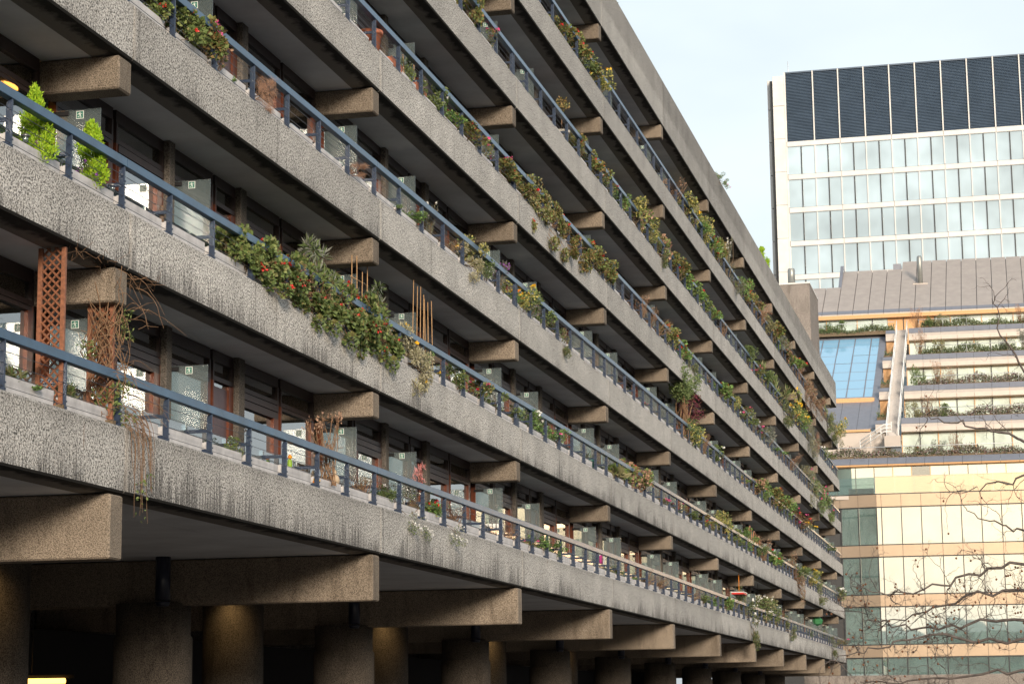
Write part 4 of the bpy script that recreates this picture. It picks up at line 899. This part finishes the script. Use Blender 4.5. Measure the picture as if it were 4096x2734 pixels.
m = P(); m.box(-8, 30, .31, 10.4, 17.32, 17.60); bb(m, 'terrace_floor', M['beige'])
m = P(); m.box(17.13, 30, 0, .3, 0, 17.6); bb(m, 'end_panel', M['bronze'])
# roof terrace balustrade, planter boxes and recessed top storey
gb_ = glassmix('gold_reflection_glass', (.95, .93, .86), (.50, .43, .32), .34, .5, rough=.02, base=.42, gcol=(1, .90, .70))  # golden sky reflection painted into the glass colour; left face stays plain
m = P(); m.box(.70, 18.4, -.03, .03, 18.952, 19.0); bb(m, 'balustrade_rail', M['bronze'])
for i in range(12):
    a = .72+1.48*i; m = P(); m.box(a+.01, a+1.47, -.012, .012, 17.70, 18.95); bb(m, 'balustrade_pane', gb_)
for i in range(4):
    b = .70-1.48*i; m = MB(TL); m.box(b-1.47, b-.01, -.012, .012, 17.70, 18.95); bb(m, 'balustrade_pane', M['balu'])
for a, b, lab in ((-1.35, .62, 'brown boarded planter on the roof terrace, left of the balustrade with painted gold reflection'), (5.55, 9.5, 'long boarded planter behind the balustrade with painted gold reflection')):
    e = empty('terrace_planter', T_(a, .5, 17.605)); tag(e, lab, 'planter'); nbd = int((b-a)/.12)
    for i in range(nbd): MB().box(i*.12+.004, i*.12+.116, 0, .5, 0, .55).build('board', M['woodp'], e)
YR = 9.66
for i in range(16):
    a = -7.4+1.5*i; wd_ = P(); wd_.box(a+.03, a+1.47, YR, YR+.05, 17.65, 20.75); bb(wd_, 'window_pane', M['teal'] if i != 7 else M['pane'])
    m = P(); m.box(a-.03, a+.03, YR-.06, YR+.1, 17.62, 20.8); bb(m, 'mullion', M['frame'] if i not in (6, 7, 8, 12) else M['orange'])
m = P(); m.box(-8, 18, YR+.12, YR+.4, 17.62, 21); bb(m, 'backing_wall', M['dark'])
def cornice(s0, s1, y, z, h1, h2, base, top, lean=.5, off=0.0):
    # lower curved panel and upper slate panel in 1.5 m modules
    x = s0
    while x < s1-.05:
        xb = min(x+1.5, s1)
        m = P(); m.prism_x([(y+.12, z-.02), (y, z+.04), (y+.02, z+h1*.6), (y+.10, z+h1-.012), (y+.5, z+h1-.012), (y+.5, z-.02)], x+.012, xb-.012); bb(m, 'cladding_panel', base)
        m = P(); m.prism_x([(y+.11, z+h1+.008), (y+.11+lean, z+h1+h2), (y+.7+lean, z+h1+h2), (y+.7+lean, z+h1+.008)], x+.010, xb-.010); bb(m, 'slate_panel', top)
        x = xb
cornice(-7.8, 18.5, YR-.5, 20.82, .16, .62, M['orange'], M['slate'], .9)
YK = [13.4+7.35*k for k in range(5)]; ZK = [24.06, 27.86, 31.77, 35.5, 39.17]
def greenbed(s0, s1, y, z, h, mat, lab, seed, dens=420):
    r = random.Random(seed); m = P()
    for i in range(int((s1-s0)*dens)):
        s = r.uniform(s0, s1); yy = r.uniform(0, 1.1); hh = h*(.55+.45*math.sin(s*1.3+seed)*math.sin(s*.6)+r.uniform(-.25, .3))
        p = Vector((s, y+yy, z+max(.03, hh)*r.random()**.6)); m.leaf(p, rv(r)+Vector((0, -.2, .5)), rv(r)+Vector((0, -.5, .8)), r.uniform(.10, .24), r.uniform(.06, .14))
    m.box(s0, s1, y+.15, y+1.0, z-.2, z+h*.2, 1)
    o = put('planting_bed', m.mesh('planting_bed', [mat, M['stem']]), None); tag(o, lab, 'planting', kind='stuff'); return o
beds = ['lowest terrace planting strip of pale sedum and green on the office building', 'second lowest terrace planting strip on the office building', 'middle terrace planting strip with pale heather on the office building', 'second highest green terrace planting strip on the office building', 'highest green terrace planting strip on the office building, right of the stairs']
greenbed(-8, 18, YR-.1+.8, 21.62, .85, M['l_sed'], beds[0], 1)
SR = 2.25
for k in range(5):
    y, z = YK[k], ZK[k]
    zb = (21.5 if k == 0 else ZK[k-1]+1.0)
    n_ = 0; x = SR if k < 4 else -9.0
    s0 = x
    while x < 20:
        if not (k == 4 and -1.2 < x < 3.9):
            m = P(); m.box(x+.03, x+1.47, y+.75, y+.80, zb, z-.02); bb(m, 'window_pane', M['mint'])
        else:
            m = P(); m.box(x+.01, x+1.49, y+.70, y+.80, zb, z-.02); bb(m, 'larch_panel', M['orange'])
        m = P(); m.box(x-.035, x+.035, y+.60, y+.82, zb, z-.02); bb(m, 'mullion', M['orange'] if n_ % 2 == 0 else M['frame'])
        x += 1.5; n_ += 1
    m = P(); m.box(s0, 20, y+.85, y+6.5, zb-.6, z-.03); bb(m, 'storey_wall', M['frame'])
    m = P(); m.box(s0, 20, y+.10, y+7.4, z-.015, z+.35); bb(m, 'terrace_slab', M['orange'])
    if k < 4:
        cornice(SR, 19.5, y, z, .72, .52, M['beige'], M['slate'], .22)
        greenbed(SR+1.15, 19.5, y+.65, z+1.2, .95, M['l_sed'] if k in (0, 1) else M['l_grn'], beds[k+1] if k < 4 else '', 5+k)
        m = P(); m.tube([(SR+.9, y+.55, z+2.05), (19.5, y+.55, z+2.05)], .03, 5)
        for q in range(9): m.tube([(SR+1+2.2*q, y+.75, z+1.1), (SR+1+2.2*q, y+.55, z+2.05)], .02, 4)
        bb(m, 'handrail', M['steel'])
m = P(); m.tube([(-8, YR+.2, 22.45), (19.5, YR+.2, 22.45)], .03, 5); bb(m, 'handrail', M['steel'])
greenbed(-9, .8, YK[3]+1.5, ZK[3]+1.2, .8, M['l_grn'], 'highest green planting strip on the office building, left of the stairs', 31)
m = P(); m.tube([(-9, YK[3]+1.4, ZK[3]+2.1), (.9, YK[3]+1.4, ZK[3]+2.1)], .03, 5); bb(m, 'handrail', M['steel'])
# sloping slate roof with blue skylight, left of the stairs
inc = lambda y: 24.05+.506*(y-13.4)
def slope_quad(s0, s1, y0, y1, name, mat, up=0.0, th=.10, g=.012):
    m = P(); V = []
    for dz in (-th, 0): V += [(s0+g, y0+g, inc(y0)+up+dz), (s1-g, y0+g, inc(y0)+up+dz), (s1-g, y1-g, inc(y1)+up+dz), (s0+g, y1-g, inc(y1)+up+dz)]
    m.add(V, [(3, 2, 1, 0), (4, 5, 6, 7), (0, 1, 5, 4), (1, 2, 6, 5), (2, 3, 7, 6), (3, 0, 4, 7)]); return bb(m, name, mat)
sx_ = [-8.9, -7.36, -5.84, -4.32, -2.8, -1.28, -.48]; sy_ = [21.7, 23.8, 25.9, 28.1, 30.4, 32.5, 34.9, 37.2]
for i in range(6):
    for j in range(7): slope_quad(sx_[i], sx_[i+1], sy_[j], sy_[j+1], 'skylight_pane', M['sky_l'], .05+(.10 if (i, j) in ((4, 5), (3, 4)) else 0), .04, .05)
m = P()
for x in sx_: m.box(x-.035, x+.035, 0, 0, 0, 0)
for i, x in enumerate(sx_): slope_quad(x-.05, x+.05, 21.7, 37.2, 'glazing_bar', M['slate'], .08, .12, 0)
for j, y in enumerate(sy_): slope_quad(-8.9, -.48, y-.05, y+.05, 'glazing_bar', M['slate'], .07, .12, 0)
slope_quad(-9, .1, 20.9, 38.6, 'roof_deck', M['slate'], -.05, .3, 0)
x = -9.0
while x < -.4: slope_quad(x, x+1.5 if x+1.5 < -.3 else -.3, 14.4, 20.7, 'slate_panel', M['slate'], .02); x += 1.5
slope_quad(-9, -.3, 14.3, 20.75, 'roof_deck', M['frame'], -.09, .1, 0)
slope_quad(-.45, .1, 14.4, 38.6, 'slate_panel', M['slate'], .09)
slope_quad(-9, -.45, 37.25, 38.6, 'slate_panel', M['slate'], .09)
m = P(); m.box(-9, -.3, 20.6, 21.2, 27.7, inc(21.2)+.10); bb(m, 'fascia', M['orange'])
m = P(); m.box(-9, .9, 13.6, 13.9, 21.4, 24.2); bb(m, 'larch_wall', M['beige'])
m = P(); m.box(-9, -.3, 13.4, 14.4, 24.21, 24.40); bb(m, 'fascia', M['orange'])
m = P()   # stepped side wall between the skylight and the stairs
for k in range(4): m.box(.15, .95, YK[k]+.3, YK[k]+7.3, ZK[k]-3.2, ZK[k]+.1)
bb(m, 'larch_wall', M['orange'])
for k in range(4):
    cornice(.12, .98, YK[k], ZK[k], .75, .40, M['beige'], M['slate'], .5)
for k in (1, 2, 3): greenbed(.15, .95, YK[k]-5.2, ZK[k]-2.3, .8, M['l_grn'], 'small square of planting beside the long stairs, %s one up' % ORD[k-1], 40+k, 120)
# the long white stairs
stt = empty('office_stairs', T_(1.5, 12.5, 0)); tag(stt, 'long straight flight of white stairs climbing the terraces', 'stairs')
nst = 84; y0, y1, z0, z1 = 12.6, 39.2, 23.55, 37.15
step = MB().box(-.45, .45, 0, (y1-y0)/nst*1.02, -.16, 0).mesh('step', [simple('stair_tread', (.45, .42, .40), .6)])
for i in range(nst):
    y = y0+(y1-y0)*i/nst; p = T_(1.53, y, z0+(z1-z0)*(i+1)/nst); put('step', step, stt, (p[0]-stt.location.x, p[1]-stt.location.y, p[2]))
for s in (1.04, 2.02):
    m = MB(); V = []
    for dz in (-.3, .10): V += [(-.03, y0, z0+dz), (.03, y0, z0+dz), (.03, y1, z1+dz), (-.03, y1, z1+dz)]
    m.add(V, [(3, 2, 1, 0), (4, 5, 6, 7), (0, 1, 5, 4), (1, 2, 6, 5), (2, 3, 7, 6), (3, 0, 4, 7)]); 
    p = T_(s, 0, 0); m.build('stringer', M['white'], stt, (p[0]-stt.location.x, p[1]-stt.location.y, 0))
    m = MB(); nseg = 9
    for q in range(nseg):
        ya = y0+(y1-y0)*q/nseg; yb = y0+(y1-y0)*(q+.93)/nseg; za = z0+(z1-z0)*q/nseg; zb = z0+(z1-z0)*(q+.93)/nseg
        for h in (.5, .75, 1.05): m.tube([(0, ya, za+h), (0, yb, zb+h)], .032, 4)
        m.tube([(0, ya, za), (0, ya, za+1.05)], .03, 4); m.tube([(0, yb, zb), (0, yb, zb+1.05)], .03, 4)
    m.build('balustrade', M['white'], stt, (p[0]-stt.location.x, p[1]-stt.location.y, 0))
m = MB(); m.box(-.6, .7, -1.2, .02, -.9, .0); m.build('landing', M['beige'], stt, (.03, y0-12.5, z0))
for dx in (0, .35):
    m = MB()
    for h in (.45, .75, 1.05): m.tube([(-2.6, 0, -1.3+h), (-.6, 0, h), (.0, 0, h)], .028, 4)
    for q in range(4): m.tube([(-2.6+.87*q, 0, -1.3+.56*q), (-2.6+.87*q, 0, -.25+.5*q)], .025, 4)
    m.build('side_handrail', M['white'], stt, (.0, y0-12.5-.3-dx, z0))
# main sloping roof of long panels, stepping up to the right
YE, ZE = 43.2, 39.15
rf = lambda y: ZE+1.0+.58*(y-YE-.6)
x = -12.4; 
while x < 22:
    top = 50.0 if x < -5.0 else (54.2 if x < 1.0 else 56.3)
    m = P(); xb = x+1.5
    m.prism_x([(YE+.12, ZE-.02), (YE, ZE+.04), (YE+.02, ZE+.5), (YE+.10, ZE+.58), (YE+.8, ZE+.58), (YE+.8, ZE-.02)], x+.015, xb-.015); bb(m, 'eaves_panel', M['beige'])
    m = P(); m.prism_x([(YE+.11, ZE+.60), (YE+.62, ZE+1.0), (YE+1.2, ZE+1.0), (YE+1.2, ZE+.60)], x+.015, xb-.015); bb(m, 'slate_panel', M['slate'])
    m = P(); m.prism_x([(YE+.64, rf(YE+.64)-.01), (top, rf(top)), (top, rf(top)-.15), (YE+.64, rf(YE+.64)-.16)], x+.03, xb-.03); bb(m, 'roof_panel', M['roofp'])
    x = xb
for a, b, top in ((-12.4, -4.9, 49.9), (-4.9, 1.1, 54.1), (1.1, 22, 56.2)):
    m = P(); m.prism_x([(YE+.7, rf(YE+.7)-.17), (top, rf(top)-.17), (top, 36), (YE+.7, 36)], a, b); bb(m, 'roof_deck', M['frame'])
m = P(); m.prism_x([(49.6, rf(49.6)-.1), (54.6, rf(54.6)+.5), (55.4, rf(54.6)+.2), (55.4, rf(49.6)-.1)], -5.2, -4.88); bb(m, 'gable_fin', M['slate'])
m = P(); m.box(.2, 1.0, 54.3, 55.6, rf(54.0)-.2, rf(54.0)+.75); bb(m, 'roof_box', M['slate'])
p = T_(3.04, 50.2, rf(50.2)-.3); fo_ = empty('roof_flue', p); tag(fo_, 'tall steel flue standing on the sloping roof of the office building', 'flue')
MB().lathe([(.27, 0), (.27, 2.9), (.21, 3.1)], n=20).build('pipe', M['flue'], fo_); MB().box(-.75, .75, -.3, .1, .1, .24).build('base', M['beige'], fo_)
# terrace shrubs
rs = random.Random(17)
shr = [(0, 3.3, 'olive', 1.0), (0, 5.2, 'grey', 1.5), (0, 6.6, 'dry', 1.5), (0, 14.9, 'bush', 1.2), (1, 3.3, 'olive', 1.6), (1, 4.6, 'dry', 1.6), (1, 5.6, 'bush', 1.3), (1, 14.6, 'dry', 2.0), (2, 3.5, 'bush', 1.9), (2, 5.2, 'dry', 1.8), (2, 6.2, 'dry', 1.4), (2, 14.2, 'bush', 2.0), (2, 15.4, 'olive', 1.8),
       (3, 3.4, 'dry', 2.0), (3, 5.2, 'olive', 1.9), (3, 11.3, 'grey', 1.4), (3, 12.8, 'grey', 2.2), (4, 3.0, 'dry', 1.7), (4, 4.2, 'bush', 1.5), (4, 5.4, 'olive', 1.5), (4, 12.6, 'dry', 1.6), (4, -6.6, 'grey', 1.2), (4, -5.6, 'bush', 1.2), (4, -4.4, 'bush', 1.4)]
wds = {'olive': 'olive green shrub', 'grey': 'grey green shrub', 'dry': 'bare pale shrub', 'bush': 'rounded green shrub'}; c_ = {}
for k, s, ty, h in shr:
    y = YK[k-1]+1.0 if k else YR+1.2; z = (ZK[k-1]+1.1) if k else 21.6
    if s < 0: y = YK[3]+1.9
    c_[(k, ty)] = c_.get((k, ty), 0)+1
    add_plant('terrace_shrub', ty, T_(s, y, z), h*1.25, 1.5, '%s on the office terrace, %s terrace up, %s such' % (wds[ty], ORD[k], ORD[c_[(k, ty)]-1]), 'shrubs on the office terraces', wx=1.3, cat='shrub')

# ------------------------------------------------------------------ white office tower
DW = 245.28
Wt = empty('white_tower', (0, DW, 0)); tag(Wt, 'white clad office tower with dark louvred top and pale glass floors', 'building')
XS = [-12.89]+[-9.6+3.0*i for i in range(0, 14)]
ZW = [67.17-4.04*i for i in range(9)]                       # top of each window row
WH = 3.36
sl_ = MB(); hh_ = 8.35; ns_ = 46
for i in range(ns_):
    z = hh_*i/ns_; sl_.add([(.05, -.02, z), (2.95, -.02, z), (2.95, .12, z+hh_/ns_*.86), (.05, .12, z+hh_/ns_*.86)], [(0, 1, 2, 3)])
sl_.box(.02, 2.98, .14, .3, 0, hh_); lv = sl_.mesh('louvre_panel', [M['louvre']])
rib = MB().box(-.07, .07, -.16, .2, 0, 8.55).mesh('rib', [M['wstone']])
for i in range(len(XS)-1):
    wd_ = XS[i+1]-XS[i]; put('louvre_panel', lv, Wt, (XS[i], 0, 67.83), sc=(wd_/3.0, 1, 1)); put('rib', rib, Wt, (XS[i], 0, 67.78))
po = MB(); po.add([(.05, 0, 0), (1.46, 0, 0), (1.46, 0, WH), (.05, 0, WH)], [(0, 1, 2, 3)]); pom = po.mesh('window_pane', [M['office']])
lm_ = MB().box(-.055, .055, -.09, .05, 0, WH).mesh('mullion', [M['wstone']]); dm_ = MB().box(-.06, .06, -.06, .05, 0, WH).mesh('dark_mullion', [M['frame']])
for z in ZW:
    for i in range(len(XS)-1):
        wd_ = XS[i+1]-XS[i]; f_ = wd_/3.0
        for q in (0, 1.5): put('window_pane', pom, Wt, (XS[i]+q*f_, .06+random.uniform(0, .01), z-WH), sc=(f_, 1, 1))
        put('mullion', lm_, Wt, (XS[i], 0, z-WH)); put('dark_mullion', dm_, Wt, (XS[i]+1.52*f_, 0, z-WH))
    for a in range(0, len(XS)-1, 2):
        b = min(a+2, len(XS)-1); MB().box(XS[a]+.015, XS[b]-.015, -.10, .2, z+.04, z+.62, c=.02).build('band_panel', M['wstone'], Wt)
        MB().box(XS[a], XS[b], -.05, .12, z, z+.038).build('band_shadow_gap', M['steel'], Wt)
MB().box(XS[0], XS[-1], .35, 24, 20, 76.0).build('core', M['wstone'], Wt)
for i in range(10):
    z0 = 72.2-4.04*i if i else 72.2; z1 = 75.9 if i == 0 else z0+4.02
    MB().box(-14.36, -13.03, -.35, .5, z0 if i else 72.22, z1, c=.03).build('corner_panel', M['wstone'], Wt)
    MB().box(-15.15, -14.75, 1.2, 24, z0+.05, z1-.02, c=.03).build('side_panel', M['wstone'], Wt)
MB().box(-14.74, -14.37, .2, 24, 20, 75.5).build('side_recess', M['frame'], Wt)
MB().box(-13.02, -12.92, -.15, .3, 20, 76.4).build('edge_rib', M['wstone'], Wt)
MB().tube([(-12.6, 1.5, 76), (-12.6, 1.5, 78.2)], .04, 5).build('mast', M['steel'], Wt)
MB().box(XS[0], XS[-1], -.12, .4, 76.2, 76.38).build('coping', M['louvre'], Wt)

# ------------------------------------------------------------------ block behind the camera, mirrored in the bronze building's glass
op = empty('vaulted_block', (6, -110, 0)); tag(op, 'concrete block with barrel vaulted roofs behind the camera, mirrored in the office glass', 'building')
MB().box(-60, 60, -14, 0, 0, 15.5).build('wall', M['wallc'], op)
for k in range(5): MB().box(-60, 60, .01, .4, 1.5+3*k, 2.3+3*k).build('balcony_band', M['wallc'], op)
for i in range(15):
    n_ = 14; m = MB(); pr_ = [(4*math.cos(math.pi*t/n_), 2.6*math.sin(math.pi*t/n_)) for t in range(n_+1)]
    m.add([(-56+8*i+x, yv, 15.5+z) for yv in (-14, 0) for x, z in pr_], [(t, t+1, t+n_+2, t+n_+1) for t in range(n_)]+[tuple(range(n_+1)), tuple(range(2*n_+1, n_, -1))]); m.build('barrel_vault', M['wstone'], op)

# unseen block added out of frame to the right, cuts low sky light
gb2 = empty('low_sky_blocker', (58, 10, 0)); tag(gb2, 'unseen long concrete block added out of frame right to cut low sky light', 'building')
MB().box(0, 12, -130, 125, 0, 17).build('wall', M['wallc'], gb2)
for k in range(6): MB().box(-1.2, -.01, -130, 125, 1.5+2.75*k, 2.3+2.75*k).build('balcony_band', M['wallc'], gb2)

# ------------------------------------------------------------------ bare plane tree at the right
tree = empty('plane_tree', (12.95, 33.5, 0)); tag(tree, 'bare plane tree with brown seed balls reaching in from the right', 'tree')
tb = MB(); tw = MB(); bls = []
rt = random.Random(44)
def branch(pts, r0, r1, mbx, n=6): mbx.tube(pts, [r0+(r1-r0)*i/(len(pts)-1) for i in range(len(pts))], n, cap=False)
def smooth(pts, k=5):
    P_ = [Vector(p) for p in pts]; o = []
    for i in range(len(P_)-1):
        a, b, c, d = P_[max(i-1, 0)], P_[i], P_[i+1], P_[min(i+2, len(P_)-1)]
        for j in range(k): t = j/k; o.append(.5*((2*b)+(c-a)*t+(2*a-5*b+4*c-d)*t*t+(3*b-a-3*c+d)*t**3))
    return o+[P_[-1]]
def twigs(path, r, depth, length, dens):
    tot = sum((path[i+1]-path[i]).length for i in range(len(path)-1)); nn = max(1, int(tot*dens))
    for _ in range(nn):
        i = rt.randrange(1, len(path)); p = path[i].copy(); d = (path[i]-path[i-1]).normalized()
        d = (d*.7+rv(rt)*.95+Vector((0, 0, rt.choice([.5, .2, -.35])))).normalized(); d.y *= .6
        ln = length*rt.uniform(.4, 1.15); pts = [p]; k = 7
        for j in range(k): d = (d+rv(rt)*.55).normalized(); p = p+d*ln/k; pts.append(p.copy())
        branch(pts, r, r*.35, tw, 4 if depth > 1 else 3)
        if depth > 1: twigs(pts, r*.55, depth-1, length*.48, dens*1.75)
        elif rt.random() < .10:
            q = pts[-1] if rt.random() < .5 else pts[len(pts)//2]; bls.append(q+Vector((0, 0, -.02)))
limbs = [  # in tree space (x to the left is negative), height, from the trunk outwards
 [(0, 0, 2.0), (-.9, .1, 2.45), (-2.2, 0, 2.55), (-3.5, -.1, 2.62), (-4.3, -.1, 2.52), (-5.0, 0, 2.30)],
 [(0, 0, 2.3), (-1.2, -.1, 2.75), (-2.4, .1, 2.86), (-3.4, .1, 2.80), (-4.2, .2, 2.86), (-4.8, .2, 3.15)],
 [(0, 0, 2.6), (-1.3, .2, 3.15), (-2.6, .2, 3.30), (-3.6, .3, 3.02), (-4.4, .3, 2.85)],
 [(0, 0, 3.0), (-1.2, -.2, 3.6), (-2.3, -.2, 3.7), (-3.2, -.2, 3.45), (-4.0, -.3, 3.30), (-4.7, -.3, 3.42)],
 [(0, 0, 3.6), (-.9, .3, 4.6), (-1.9, .3, 5.55), (-2.5, .3, 5.82), (-3.1, .3, 6.02), (-3.5, .3, 6.12)],
 [(0, 0, 3.9), (-.8, 0, 5.4), (-1.7, .1, 6.4), (-2.2, .1, 7.2), (-2.35, .1, 7.9)],
 [(0, 0, 1.9), (-1.2, .2, 2.05), (-2.6, .3, 2.10), (-3.9, .3, 2.0), (-4.6, .3, 1.95)],
 [(0, 0, 3.3), (-1.3, .1, 4.0), (-1.9, .1, 4.15), (-2.4, .1, 4.3), (-2.9, .1, 4.6)], [(0, 0, 3.5), (-1.2, .1, 4.9), (-1.8, .1, 5.1), (-2.4, .1, 4.95), (-2.9, .1, 4.9)],
 [(0, 0, 4.2), (.3, .1, 6), (.2, .2, 8), (.4, .2, 9.6)], [(0, 0, 3.4), (1.5, .4, 5), (2.6, .8, 6.8)], [(0, 0, 3.2), (.4, 1.8, 4.8), (.6, 3.0, 6.4)]]
for i, l in enumerate(limbs):
    pth = smooth(l, 6); pth = [p+rv(rt)*.06 if 0 < j < len(pth)-1 else p for j, p in enumerate(pth)]
    branch(pth, .034 if i < 9 else .11, .006, tb, 8)
    vis = [p for p in pth if p.x < -1.4] or pth
    twigs(vis, .0078, 3 if i < 9 else 2, .62, (6.2 if i in (0, 1, 2, 3, 6) else 4.5) if i not in (4, 5, 7, 8) else 3.4)
branch(smooth([(0, 0, -.05), (.05, 0, 1.2), (0, .03, 2.6), (.05, .05, 4.4)], 6), .30, .16, tb, 14)
tb.build('trunk', M['bark'], tree); tw.build('twigs', M['bark'], tree)
b_ = MB()
for p in bls: b_.lathe([(.004, -.018), (.014, -.010), (.018, 0), (.014, .010), (.004, .018)], c=tuple(p), n=7)
b_.build('seed_balls', M['ball'], tree)['kind'] = 'stuff'
# a second plane tree behind the camera shows in the reflections
t2 = empty('plane_tree', (5, -70, 0)); t2.scale = (1.6, 1.6, 1.75); tag(t2, 'bare plane tree behind the camera, mirrored in the office glass', 'tree')
for ch_ in list(tree.children): put(ch_.name.split('.')[0], ch_.data, t2)
print('objects', len(bpy.data.objects))
